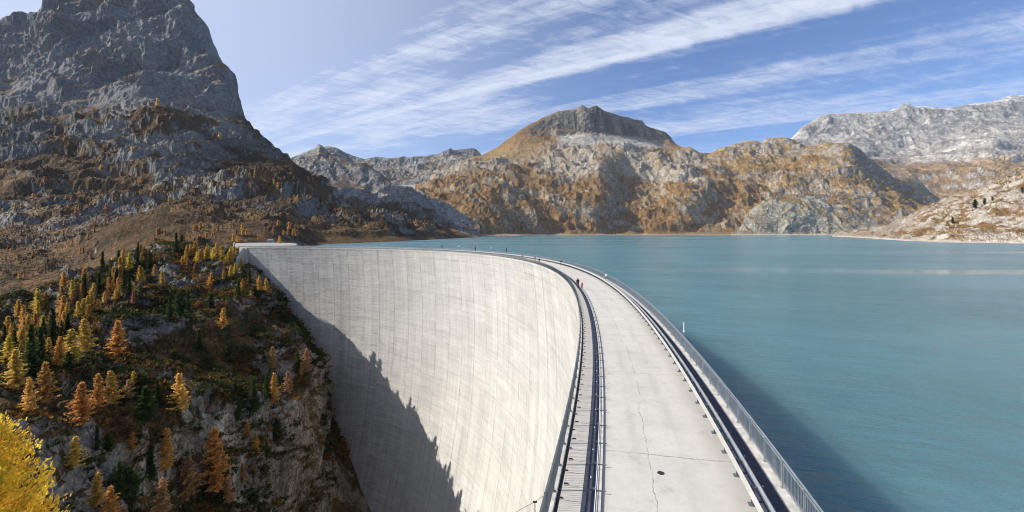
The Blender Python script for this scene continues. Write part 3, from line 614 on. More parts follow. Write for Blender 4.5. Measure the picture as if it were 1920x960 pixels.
def face_mat():
    m, w, b = principled('dam_face_concrete', (.4, .4, .38), .88, 0, .2)
    u = uvnode(w); s, z = u[0], u[1]
    wob = w.math('MULTIPLY', w.math('SUBTRACT', w.noise(w.comb(s, z, 0), .12, 2), .5), .6)
    s2 = w.math('ADD', s, wob)
    cs = w.math('FLOOR', w.math('DIVIDE', s, 12.)); cz = w.math('FLOOR', w.math('DIVIDE', z, 3.2))
    block = hashed(w, cs, cz, 1.); column = hashed(w, cs, 0., 4.)
    lift = hashed(w, w.math('FLOOR', w.math('DIVIDE', s, 6.)), w.math('FLOOR', w.math('DIVIDE', z, .8)), 2.)
    streak = w.noise(w.comb(w.math('MULTIPLY', s, 1.), w.math('MULTIPLY', z, .045), 0), .55, 7, .68, .1)
    streak2 = w.noise(w.comb(w.math('MULTIPLY', s, 1.), w.math('MULTIPLY', z, .02), 8.), .16, 4, .6, .2)
    cloud = w.noise(w.comb(s, z, 3.), .035, 5, .6)
    grain = w.noise(w.comb(s, w.math('MULTIPLY', z, 1.), 5.), .9, 6, .7)
    horiz = w.noise(w.comb(w.math('MULTIPLY', s, .06), z, 2.), .9, 5, .65)
    v = w.math('ADD', w.math('MULTIPLY', w.math('SUBTRACT', block, .5), .07), w.math('MULTIPLY', w.math('SUBTRACT', column, .5), .05))
    v = w.math('ADD', v, w.math('MULTIPLY', w.math('SUBTRACT', lift, .5), .04))
    v = w.math('ADD', v, w.math('MULTIPLY', w.math('SUBTRACT', streak, .5), .42))
    v = w.math('ADD', v, w.math('MULTIPLY', w.math('SUBTRACT', streak2, .5), .30))
    v = w.math('ADD', v, w.math('MULTIPLY', w.math('SUBTRACT', cloud, .5), .28))
    v = w.math('ADD', v, w.math('MULTIPLY', w.math('SUBTRACT', grain, .5), .22))
    v = w.math('ADD', v, w.math('MULTIPLY', w.math('SUBTRACT', horiz, .5), .22))
    # the far bays and the foot are dirtier
    far = w.mapr(w.math('ADD', s, w.math('MULTIPLY', cloud, 80)), 240, 390, 0, 1)
    foot = w.mapr(w.math('ADD', z, w.math('MULTIPLY', cloud, 40)), -90, -20, 1, 0)
    v = w.math('ADD', v, w.math('MULTIPLY', far, -.15))
    v = w.math('ADD', v, w.math('MULTIPLY', w.math('MULTIPLY', far, foot), -.16))
    pour = w.noise(w.comb(w.math('MULTIPLY', s, .25), w.math('MULTIPLY', z, 1.6), 21.), .8, 4, .75)
    v = w.math('ADD', v, w.math('MULTIPLY', w.math('SUBTRACT', pour, .5), w.math('ADD', .10, w.math('MULTIPLY', far, .55))))
    j = line(w, s2, 12., .32); j2 = line(w, s2, 12., .2, 6.)
    brk = w.mapr(w.noise(w.comb(cs, w.math('MULTIPLY', z, .09), 7.), 1., 3), .42, .56, .15, 1.)
    hl = line(w, z, 3.2, .14); hb = w.mapr(w.noise(w.comb(w.math('MULTIPLY', s, .08), cz, 1.), 1., 3), .46, .6, 0., 1.)
    hl2 = line(w, z, 19.2, .22, 4.); 
    dark = w.math('MULTIPLY', j, w.math('MULTIPLY', brk, .42))
    dark = w.math('MAXIMUM', dark, w.math('MULTIPLY', j2, w.math('MULTIPLY', brk, .16)))
    dark = w.math('MAXIMUM', dark, w.math('MULTIPLY', hl, w.math('MULTIPLY', hb, .30)))
    dark = w.math('MAXIMUM', dark, w.math('MULTIPLY', hl2, .22))
    # water stains: dark runs in places, white lime in others
    runm = w.mapr(w.noise(w.comb(s, w.math('MULTIPLY', z, .03), 11.), .35, 4, .7), .60, .74, 0, 1)
    runw = w.mapr(w.noise(w.comb(s, w.math('MULTIPLY', z, .3), 12.), .04, 2), .48, .62, 0, 1)
    limem = w.mapr(w.noise(w.comb(s, w.math('MULTIPLY', z, .14), 15.), .5, 6, .72), .62, .74, 0, 1)
    base = w.mix(w.mapr(w.math('ADD', .5, v), .15, .85, 0, 1, False), (.24, .235, .225), (.71, .70, .67))
    base = w.mix(w.math('MULTIPLY', w.math('MULTIPLY', runm, runw), .42), base, (.20, .165, .125))
    base = w.mix(w.math('MULTIPLY', limem, .5), base, (.70, .69, .66))
    limej = w.math('MULTIPLY', w.math('MULTIPLY', line(w, s2, 12., .5), w.math('MULTIPLY', far, foot)), .9)
    base = w.mix(limej, base, (.55, .50, .43))
    base = w.mix(dark, base, (.09, .085, .08))
    w.l.new(base, b.inputs['Base Color'])
    h = w.math('SUBTRACT', w.math('ADD', w.math('MULTIPLY', grain, .5), w.math('MULTIPLY', streak, .4)), w.math('MULTIPLY', dark, 1.2))
    bp = w.new('ShaderNodeBump'); bp.inputs['Strength'].default_value = .35; bp.inputs['Distance'].default_value = .25
    w.l.new(h, bp.inputs['Height']); w.l.new(bp.outputs[0], b.inputs['Normal'])
    return m
def road_mat():
    m, w, b = principled('worn_concrete', (.5, .5, .46), .9, 0, .15)
    u = uvnode(w); s, o = u[0], u[1]
    V = w.comb(s, o, 0)
    g1 = w.noise(V, .35, 5, .6); g2 = w.noise(V, 2.2, 7, .72); g3 = w.noise(V, 14., 4, .75)
    slab = hashed(w, w.math('FLOOR', w.math('DIVIDE', s, 12.)), w.math('FLOOR', w.math('ADD', w.math('DIVIDE', o, 3.1), .4)), 3.)
    v = w.math('ADD', w.math('MULTIPLY', w.math('SUBTRACT', g1, .5), .5), w.math('ADD', w.math('MULTIPLY', w.math('SUBTRACT', g2, .5), .45), w.math('MULTIPLY', w.math('SUBTRACT', slab, .5), .10)))
    v = w.math('ADD', v, w.math('MULTIPLY', w.math('SUBTRACT', g3, .5), .25))
    base = w.mix(w.mapr(w.math('ADD', .5, v), .1, .9, 0, 1, False), (.36, .345, .315), (.64, .62, .575))
    wob = w.math('MULTIPLY', w.math('SUBTRACT', w.noise(V, .9, 5, .7), .5), .34)
    wob2 = w.math('MULTIPLY', w.math('SUBTRACT', w.noise(w.comb(s, o, 6.), .5, 5, .7), .5), .5)
    # longitudinal joint, stepped sideways at every cross joint
    stp = w.math('MULTIPLY', hashed(w, w.math('FLOOR', w.math('DIVIDE', w.math('ADD', s, 0.), 12.)), 5., 1.), .45)
    dl = w.math('ABSOLUTE', w.math('SUBTRACT', w.math('ADD', o, wob), w.math('ADD', 3.45, stp)))
    lj = w.mapr(dl, .008, .026, 1, 0)
    lbr = w.mapr(w.noise(w.comb(s, 0, 2.), .5, 5, .7), .40, .56, .12, 1)
    f = w.math('FRACT', w.math('DIVIDE', w.math('ADD', w.math('ADD', s, wob2), -4.4 + 12.), 12.))
    dx = w.math('MULTIPLY', w.math('MINIMUM', f, w.math('SUBTRACT', 1., f)), 12.)
    cj = w.mapr(dx, .014, .05, 1, 0)
    f4 = w.math('FRACT', w.math('DIVIDE', s, 4.)); d4 = w.math('MULTIPLY', w.math('MINIMUM', f4, w.math('SUBTRACT', 1., f4)), 4.)
    pj = w.math('MULTIPLY', w.mapr(d4, .01, .03, 1, 0), .16)
    pit = w.mapr(w.noise(w.comb(s, o, 9.), 9., 3, .6), .70, .76, 0, 1)
    pitm = w.mapr(w.noise(w.comb(s, o, 10.), .6, 3), .50, .62, 0, .5)
    d = w.math('MAXIMUM', w.math('MULTIPLY', lj, w.math('MULTIPLY', lbr, .62)), w.math('MULTIPLY', cj, w.mapr(w.noise(V, 1.3, 4, .7), .35, .6, .15, .6)))
    d = w.math('MAXIMUM', d, w.math('MAXIMUM', pj, w.math('MULTIPLY', pit, pitm)))
    # dirt gathered against the kerbs and tyre-worn middle
    ed = w.math('MAXIMUM', w.mapr(o, 1.55, 1.95, 1, 0), w.mapr(w.math('ADD', o, w.math('MULTIPLY', g2, .7)), 6.3, 7.1, 0, 1))
    base = w.mix(w.math('MULTIPLY', ed, .30), base, (.24, .225, .20))
    ty = w.math('MAXIMUM', w.mapr(w.math('ABSOLUTE', w.math('SUBTRACT', o, 3.1)), .1, .45, 1, 0), w.mapr(w.math('ABSOLUTE', w.math('SUBTRACT', o, 4.9)), .1, .45, 1, 0))
    base = w.mix(w.math('MULTIPLY', ty, w.mapr(w.noise(w.comb(w.math('MULTIPLY', s, .12), o, 4.), 1.2, 4), .35, .65, 0, .22)), base, (.27, .26, .24))
    stain = w.mapr(w.noise(V, .8, 6, .75, .6), .54, .68, 0, .42)
    base = w.mix(stain, base, (.30, .285, .25))
    base = w.mix(d, base, (.13, .12, .105))
    w.l.new(base, b.inputs['Base Color'])
    h = w.math('SUBTRACT', w.math('ADD', g3, w.math('MULTIPLY', g2, .6)), w.math('MULTIPLY', d, 1.5))
    bp = w.new('ShaderNodeBump'); bp.inputs['Strength'].default_value = .45; bp.inputs['Distance'].default_value = .02
    w.l.new(h, bp.inputs['Height']); w.l.new(bp.outputs[0], b.inputs['Normal'])
    return m
M_FACE = face_mat(); M_ROAD = road_mat()
M_CONC = simple_mat('pale_concrete', (.50, .48, .44), .9, var=.22, scale=2.5)
M_ASPH = simple_mat('dark_asphalt', (.048, .056, .080), .85, var=.25, scale=6)
M_STEEL = simple_mat('galvanised_steel', (.42, .45, .47), .42, .6, var=.15, scale=2, spec=.5)
M_STEELD = simple_mat('weathered_steel', (.16, .185, .20), .5, .5, var=.2, scale=2, spec=.5)
M_BEAM = simple_mat('pale_barrier_rail', (.50, .50, .47), .45, .35, var=.1, scale=1.5, spec=.5)
M_DARK = simple_mat('dark_iron', (.035, .035, .04), .6, .3, var=.1)
M_WHITE = simple_mat('white_paint', (.75, .76, .76), .5, 0, var=.08)

# wall of the dam
dam = empty('arch_dam', (cpt(150, 4)[0], cpt(150, 4)[1], -60)); dam['label'] = 'pale concrete arch dam curving from the foreground to the wooded spur on the left'; dam['category'] = 'dam'
def face_off(h): return .12 * h - .0016 * h * h
hs = np.concatenate([[0, .35, .35001, .9], np.linspace(1.5, 195, 90)])
sec = []
for h in hs:
    o = -.32 + face_off(h)
    if h < .4: o = -.46          # the little coping that overhangs the face
    sec.append((o, -h))
nS = int((S1 - S0) / 2) + 1; ss = np.linspace(S0, S1, nS); V = np.zeros((nS, len(sec), 3))
for j, (o, z) in enumerate(sec):
    V[:, j, 0], V[:, j, 1] = cpt(ss, o); V[:, j, 2] = z
Q = grid_faces(nS, len(sec))[:, ::-1]
me = np_mesh('downstream_face', V.reshape(-1, 3), Q, [M_FACE], True)
uv = me.uv_layers.new(name='crest'); li = Q.ravel()
uv.data.foreach_set('uv', np.c_[ss[li // len(sec)], np.array([z for o, z in sec])[li % len(sec)]].ravel().astype(np.float32))
def child(o, par):
    o.parent = par; o.matrix_parent_inverse = Matrix.Translation(-par.location); return o
face = child(link_mesh('downstream_face', me), dam)
up = child(ribbon('upstream_face', [(8.62, -.02), (8.62, -16), (9.6, -80), (12, -195)], S0, S1, 2, M_CONC, None, False, True), dam)
child(ribbon('edge_upstand', [(-.46, .0), (-.46, .05), (-.08, .05), (-.08, .0)], S0, S1, 1, M_CONC), dam)
child(ribbon('lake_kerb', [(8.08, .0), (8.08, .13), (8.62, .13), (8.62, .0)], S0, S1, 1, M_CONC), dam)
child(ribbon('footpath_kerb', [(1.40, .0), (1.40, .09), (1.57, .09), (1.57, .0)], S0, S1, 1, M_CONC), dam)
child(ribbon('gutter', [(-.08, -.01), (.06, -.01)], S0, S1, 1, M_DARK, None, False), dam)
tag(ribbon('road', [(1.57, 0), (7.1, 0)], S0, S1, 1, M_ROAD, None, False), kind='structure')
tag(ribbon('lake_side_footpath', [(7.1, .0), (7.1, .10), (8.08, .10), (8.08, .0)], S0, S1, 1, M_ASPH), kind='structure')
tag(ribbon('valley_side_footpath', [(.86, .0), (.86, .07), (1.40, .07), (1.40, .0)], S0, S1, 1, M_ASPH), kind='structure')
def strip_mat():
    m, w, b = principled('shadow_lined_duct_covers', (.5, .48, .44), .85, 0, .2)
    u = uvnode(w); s, o = u[0], u[1]
    picket_shade = line(w, s, .125, .022); post_shade = line(w, s, 1.0, .022)  # thin lines paint the railing's picket shadows, metre ticks its post shadows
    n = w.noise(w.comb(s, o, 0), 3., 5, .7)
    base = w.mix(n, (.36, .345, .31), (.60, .575, .52))
    base = w.mix(w.math('MAXIMUM', w.math('MULTIPLY', picket_shade, .25), post_shade), base, (.10, .095, .09))
    w.l.new(base, b.inputs['Base Color'])
    return m
child(ribbon('duct_cover_strip', [(.06, -.02), (.06, .06), (.86, .06), (.86, -.02)], S0, S1, 1, strip_mat()), dam)
# end of the wall: buttress where it meets the hill
x0, y0 = cpt(S1, -.3); x1, y1 = cpt(S1, 8.7)
mb = MB(); hd = chead(S1); Mz = Matrix.Rotation(hd, 3, 'Z')
mb.box((cpt(S1 + 0, 4.1)[0] + math.cos(hd) * 3, cpt(S1, 4.1)[1] + math.sin(hd) * 3, -8), (6, 9.6, 16.2), Mz)
child(mb.build('end_block', M_CONC), dam)

# ---- railings
def rot_at(s): return chead(s)
def place(o, s, off, z=0.): x, y = cpt(s, off); o.location = (float(x), float(y), z); o.rotation_euler = (0, 0, chead(s))
def railing(name, off, s0, s1, label, post_mat, bar_mat, zb):
    root = empty(name, (*[float(v) for v in cpt(20, off)], zb)); tag(root, label, 'railing')
    ss = np.arange(s0, s1, 2.0)
    pm = MB(); pm.box((0, 0, .525), (.05, .09, 1.05)); pm.box((0, 0, .012), (.16, .16, .02)); pm.box((0, 0, 1.06), (.07, .12, .03)); pm = pm.mesh('post', post_mat)
    # a picket panel 1.9 m long
    b = MB(); b.box((0, 0, .12), (1.88, .03, .035)); b.box((0, 0, .96), (1.88, .035, .04))
    for k in range(15): b.box((-.91 + k * .13, 0, .54), (.018, .018, .82))
    b = b.mesh('picket_panel', bar_mat)
    order = sorted(ss, key=lambda s: abs(s - 5)); nearset = set(order[:95])
    farp = MB(); farb = MB()
    for s in ss:
        if s in nearset:
            for nm, me_, sx in (('post', pm, s), ('picket_panel', b, s + 1.0)):
                o = link_mesh(nm, me_); place(o, sx, off, zb); o.parent = root; o.matrix_parent_inverse = Matrix.Translation(-root.location)
        else:
            x, y = cpt(s, off); M = Matrix.Rotation(chead(s), 3, 'Z')
            farp.box((x, y, zb + .56), (.06, .10, 1.12), M)
            x, y = cpt(s + 1, off); M = Matrix.Rotation(chead(s + 1), 3, 'Z')
            farb.box((x, y, zb + .12), (1.88, .03, .035), M); farb.box((x, y, zb + .96), (1.88, .035, .04), M)
            for k in range(15):
                d = -.91 + k * .13; a = chead(s + 1); farb.box((x + math.cos(a) * d, y + math.sin(a) * d, zb + .54), (.02, .02, .82), M)
    for nm, mm, mt in (('post', farp, post_mat), ('picket_panel', farb, bar_mat)):
        o = child(mm.build(nm, mt), root); o['kind'] = 'stuff'
    child(ribbon('top_rail', [(off - .03, zb + 1.08), (off - .03, zb + 1.12), (off + .03, zb + 1.12), (off + .03, zb + 1.08)], s0, s1, 2, bar_mat), root)
    return root
railing('metal_railing', -.24, S0 + .5, S1 - 1, 'grey steel picket railing above the bare concrete face of the dam', M_STEELD, M_STEELD, .05)
railing('metal_railing', 8.42, S0 + .5, S1 - 1, 'pale steel picket railing along the lake side of the crest', M_STEEL, M_STEEL, .13)

# ---- crash barrier: two corrugated beams on short posts
gb = empty('crash_barrier', (*[float(v) for v in cpt(20, 7.0)], 0)); tag(gb, 'pale double crash barrier between the concrete road and the lake side footpath', 'crash barrier')
def wbeam(o, sgn, z=.62):
    h = .155; d = .04 * sgn
    out = [(o, z - h), (o + d, z - h * .8), (o + d, z - h * .4), (o - d * .3, z - h * .12), (o - d * .3, z + h * .12), (o + d, z + h * .4), (o + d, z + h * .8), (o, z + h)]
    return out + [(a - .012 * sgn, b) for a, b in out[::-1]]
child(ribbon('road_side_beam', wbeam(6.86, -1), S0, S1, 2, M_BEAM), gb)
child(ribbon('path_side_beam', wbeam(7.24, 1), S0, S1, 2, M_STEEL), gb)
pp = MB(); pp.box((0, .0, .35), (.12, .008, .70)); pp.box((-.056, 0, .35), (.008, .11, .70)); pp.box((.056, 0, .35), (.008, .11, .70)); pp.box((0, 0, .012), (.26, .34, .024)); pp.box((0, 0, .62), (.08, .32, .07))
pp = pp.mesh('post', M_STEELD)
ss = np.arange(S0 + 1.3, S1 - 2, 2.0); near_ = set(sorted(ss, key=lambda s: abs(s - 5))[:95]); fm = MB()
for s in ss:
    if s in near_:
        o = link_mesh('post', pp); place(o, s, 7.03); o.parent = gb; o.matrix_parent_inverse = Matrix.Translation(-gb.location)
    else:
        x, y = cpt(s, 7.03); fm.box((x, y, .36), (.12, .11, .72), Matrix.Rotation(chead(s), 3, 'Z'))
o = child(fm.build('post', M_STEELD), gb); o['kind'] = 'stuff'

# ---- low pipe rail on the kerb, dark blobs for railing shadows, studs
kr = empty('kerb_pipe_rail', (*[float(v) for v in cpt(20, 1.4)], .16)); tag(kr, 'thin white pipe rail clipped along the kerb left of the road', 'pipe rail')
b = MB(); ss = np.arange(S0, 150, 1.); b.tube([(*cpt(s, 1.36), .16) for s in ss], .014, 6); child(b.build('pipe', M_WHITE), kr)
bk = MB(); bk.box((0, 0, .125), (.035, .46, .03)); bk.box((0, .2, .1), (.04, .05, .06)); bk.box((0, .235, .165), (.09, .09, .05)); bk = bk.mesh('bracket', M_STEELD)
for s in np.arange(-11.2, 100, 2.0):
    o = link_mesh('bracket', bk); place(o, s, 1.52); o.parent = kr; o.matrix_parent_inverse = Matrix.Translation(-kr.location)
ck = MB(); ck.box((0, 0, .02), (.06, .10, .04)); ck.box((0, .09, .015), (.08, .08, .03)); ck = ck.mesh('shadow_blob', M_DARK)  # dark blocks standing in for shadow blobs of the railing
i = 0
for s in np.arange(-10.9, 70, 1.0):
    o = link_mesh('shadow_blob', ck); place(o, s, .12 if i % 2 else .24, .06); o.parent = dam; o.matrix_parent_inverse = Matrix.Translation(-dam.location); i += 1
st = MB(); st.add([(-.03, -.03, 0), (.03, -.03, 0), (.03, .03, 0), (-.03, .03, 0), (-.015, -.015, .02), (.015, -.015, .02), (.015, .015, .02), (-.015, .015, .02)], [(0, 1, 5, 4), (1, 2, 6, 5), (2, 3, 7, 6), (3, 0, 4, 7), (4, 5, 6, 7)]); st = st.mesh('reflective_stud', M_WHITE)
for side, off, zz, lab, n in ((0, 1.13, .07, 'small white stud set in the dark footpath left of the road', 14), (1, 7.72, .10, 'small white stud set in the dark footpath beside the lake railing', 12)):
    for k in range(n):
        o = link_mesh('reflective_stud', st); place(o, -10.2 + k * 2.4 + side * .7, off, zz)
        tag(o, lab, 'stud', 'white studs along the ' + ('valley' if not side else 'lake') + ' side footpath')
# drain cover in the road
bm = bmesh.new(); bmesh.ops.create_cone(bm, cap_ends=True, segments=24, radius1=.15, radius2=.14, depth=.012)
me = bpy.data.meshes.new('drain_cover'); bm.to_mesh(me); bm.free(); me.materials.append(M_DARK)
dc = link_mesh('drain_cover', me, None, (4.34 + (1239 - CX) * 0, 0, 0)); d = F * HC / (887 - HY); dc.location = ((1239 - CX) * d / F, d, .008)
tag(dc, 'small round dark drain cover in the pale concrete road', 'drain cover')

# lower parts outside the railing: anchor pole with its stay
ap = empty('stay_pole', (-.9, 15.2, -1.6)); tag(ap, 'thin dark pole carrying a stay wire outside the left railing at the bottom edge', 'pole')
def px3(px, py, d): return np.array(W3(px, py, d))
b = MB(); a0 = px3(1003, 941, 17.); b.tube([a0, a0 + np.array((0, 0, -2.6))], .018, 6); child(b.build('pole', M_DARK), ap)
b = MB(); b.tube([px3(968, 960, 17.0), px3(986, 950, 17.), px3(1003, 941, 17.), px3(1018, 930, 16.9)], .008, 5); child(b.build('wire', M_DARK), ap)
b = MB(); b.box(a0, (.16, .05, .05)); child(b.build('clamp', M_DARK), ap)

# ---- masts and pillars on the far railing (alternately dark posts and white-topped ones)
for i, (px, py, h, dark) in enumerate([(798, 466, 5.5, 0), (829, 467, 6, 1), (860, 469, 6, 0), (891, 471, 6.5, 1), (921, 474, 6.5, 0), (950, 477, 8, 1)]):
    # walk along the lake edge until the bearing matches
    s_ = np.linspace(60, S1, 3000); x, y = cpt(s_, 8.8); k = int(np.argmin(np.abs(CX + F * x / y - px))); sc = y[k] / F
    H_ = h * sc + 1.1
    r = empty('crest_marker', (float(x[k]), float(y[k]), 0.13))
    words = ['westernmost']
    order = ['first', 'second', 'third']
    tag(r, ('dark slender marker post' if dark else 'white headed marker post') + ' on the lake railing, ' + order[i // 2] + ' of its kind from the left', 'marker post', 'dark marker posts on the lake railing' if dark else 'white headed marker posts on the lake railing')
    b = MB(); b.box((0, 0, H_ / 2), (.34 if dark else .12, .34 if dark else .12, H_)); 
    if dark: b.box((0, 0, H_ + .05), (.22, .22, .1))
    o = b.build('shaft', M_DARK if dark else M_STEEL, r)
    if not dark:
        b = MB(); b.tube([(0, 0, H_ - .5), (0, 0, H_ - .1), (0, 0, H_)], [.30, .32, .1], 10); b.build('head', M_WHITE, r)
        b = MB(); b.box((0, -.1, H_ - .72), (.3, .3, .34)); b.build('lamp_box', M_DARK, r)
# white spar buoy in the lake
d = F * (HC + 10) / (622 - HY); x, y, z = W3(1282.5, 622, d)
sb = empty('spar_buoy', (x, y, -10)); tag(sb, 'white spar buoy standing in the lake just beyond the railing', 'buoy')
b = MB(); b.tube([(0, 0, -1), (0, 0, .05), (0, 0, 1.9), (0, 0, 2.0)], [.16, .16, .09, .03], 10); b.build('shaft', M_WHITE, sb)
b = MB(); b.tube([(0, 0, -.15), (0, 0, .12)], [.30, .26], 12); b.build('float_collar', M_WHITE, sb)

# ---- lake
def water_mat():
    m, w, b = principled('lake_water', (.035, .16, .19), .06, 0, .5)
    b.inputs['IOR'].default_value = 1.333; b.subsurface_method = 'BURLEY'; b.inputs['Subsurface Weight'].default_value = 1.; b.inputs['Subsurface Radius'].default_value = (6, 10, 12); b.inputs['Subsurface Scale'].default_value = 1.
    g = w.new('ShaderNodeNewGeometry'); p = w.xyz(g.outputs['Position'])
    a = R(-20)
    u = w.math('ADD', w.math('MULTIPLY', p[0], math.cos(a)), w.math('MULTIPLY', p[1], math.sin(a)))
    v = w.math('ADD', w.math('MULTIPLY', p[0], -math.sin(a)), w.math('MULTIPLY', p[1], math.cos(a)))
    V = w.comb(w.math('MULTIPLY', u, .30), v, 0)
    n1 = w.noise(V, .75, 4, .6, .3); n2 = w.noise(w.comb(w.math('MULTIPLY', u, .5), v, 4.), 2.6, 3, .6, .2)
    n3 = w.noise(V, .12, 3, .5)
    w.l.new(w.mapr(w.noise(w.comb(w.math('MULTIPLY', p[0], .10), p[1], 6.), .0062, 4, .55), .55, .63, .18, .035), b.inputs['Roughness'])
    big = w.noise(w.comb(w.math('MULTIPLY', p[0], .25), p[1], 2.), .006, 3, .5)
    bigs = w.noise(w.comb(w.math('MULTIPLY', p[0], .10), p[1], 6.), .0062, 4, .55)
    gust = w.mapr(w.noise(w.comb(w.math('MULTIPLY', p[0], .6), p[1], 1.), .02, 3), .35, .62, .45, 1.0)
    calm = w.mapr(bigs, .55, .63, 1.0, .10)
    h = w.math('ADD', w.math('MULTIPLY', n3, 2.2), w.math('ADD', w.math('MULTIPLY', n1, 1.0), w.math('MULTIPLY', n2, .32)))
    bp = w.new('ShaderNodeBump'); w.l.new(w.math('MULTIPLY', w.math('MULTIPLY', gust, calm), 1.0), bp.inputs['Strength']); bp.inputs['Distance'].default_value = 1.9
    w.l.new(h, bp.inputs['Height']); w.l.new(bp.outputs[0], b.inputs['Normal'])
    cl = w.mix(big, (.062, .17, .215), (.125, .275, .32)); w.l.new(cl, b.inputs['Base Color'])
    return m
pts = [cpt(s, 6.0) for s in np.arange(S0, S1 + 1, 4.)]
poly = [(float(x), float(y)) for x, y in pts] + [(-330, 480), (-620, 760), (-1400, 1800), (-2600, 4600), (-2600, 6500), (6500, 6500), (6500, -400), (60, -400), (14, -60)]
bm = bmesh.new(); vs = [bm.verts.new((x, y, 0)) for x, y in poly]; f = bm.faces.new(vs); bmesh.ops.triangulate(bm, faces=[f]); bmesh.ops.recalc_face_normals(bm, faces=bm.faces)
if bm.faces[0:][0].normal.z < 0: bmesh.ops.reverse_faces(bm, faces=bm.faces)
me = bpy.data.meshes.new('lake_water'); bm.to_mesh(me); bm.free(); me.materials.append(water_mat())
lake = link_mesh('lake_water', me, None, (0, 0, -10)); tag(lake, kind='structure')
# base ground far below everything, out to the horizon
me = np_mesh('valley_ground', [(-11900, -5900, -330), (11900, -5900, -330), (11900, 17900, -330), (-11900, 17900, -330)], [(0, 1, 2, 3)], [simple_mat('valley_ground', (.09, .08, .05), .95)])
tag(link_mesh('valley_ground', me), kind='structure')

# ---- the air over the valley
def haze_box():
    m = bpy.data.materials.new('haze'); m.use_nodes = True; t = m.node_tree; t.nodes.clear()
    o = t.nodes.new('ShaderNodeOutputMaterial'); v = t.nodes.new('ShaderNodeVolumePrincipled')
    v.inputs['Color'].default_value = (.60, .76, 1, 1); v.inputs['Density'].default_value = 1.5e-5; v.inputs['Anisotropy'].default_value = 0
    t.links.new(v.outputs[0], o.inputs['Volume'])
    mb = MB(); mb.box((0, 0, 0), (24000, 24000, 3500)); me = mb.mesh('haze', m)
    o = link_mesh('haze', me, None, (0, 6000, -331.5 + 1750)); tag(o, kind='stuff')
haze_box()

# ------------------------------------------------------------------ trees
bpy.context.view_layer.update()
DG = bpy.context.evaluated_depsgraph_get()
BV = {k: BVHTree.FromObject(o, DG) for k, o in (('spur', spur), ('side', mountainside), ('shore', near_shore))}
EYE = Vector((0, 0, HC))
def hit(px, py, which=('spur', 'side', 'shore')):
    d = Vector(((px - CX) / F, 1, -(py - HY) / F)).normalized(); best = None
    for k in which:
        r = BV[k].ray_cast(EYE, d)
        if r[0] is not None and (best is None or r[3] < best[3]): best = r
    return best
def leaf_mat(name, trans=.48, rough=.6):
    m = bpy.data.materials.new(name); m.use_nodes = True; w = NT(m.node_tree); w.n.clear()
    o = w.new('ShaderNodeOutputMaterial'); a = w.new('ShaderNodeVertexColor'); a.layer_name = 'Col'; oi = w.new('ShaderNodeObjectInfo')
    c = w.mix(1., a.outputs[0], oi.outputs['Color'], 'MULTIPLY')
    d = w.new('ShaderNodeBsdfDiffuse'); t = w.new('ShaderNodeBsdfTranslucent'); x = w.new('ShaderNodeMixShader'); x.inputs[0].default_value = trans
    w.l.new(c, d.inputs[0]); w.l.new(c, t.inputs[0]); w.l.new(d.outputs[0], x.inputs[1]); w.l.new(t.outputs[0], x.inputs[2]); w.l.new(x.outputs[0], o.inputs[0])
    return m
M_LEAF = leaf_mat('needles'); M_BARK = simple_mat('bark', (.09, .07, .055), .9, var=.3, scale=4)
def quads(cs, us, vs):
    n = len(cs); V = np.stack([cs - us - vs, cs + us - vs, cs + us + vs, cs - us + vs], 1).reshape(-1, 3)
    return V, np.arange(4 * n).reshape(n, 4)
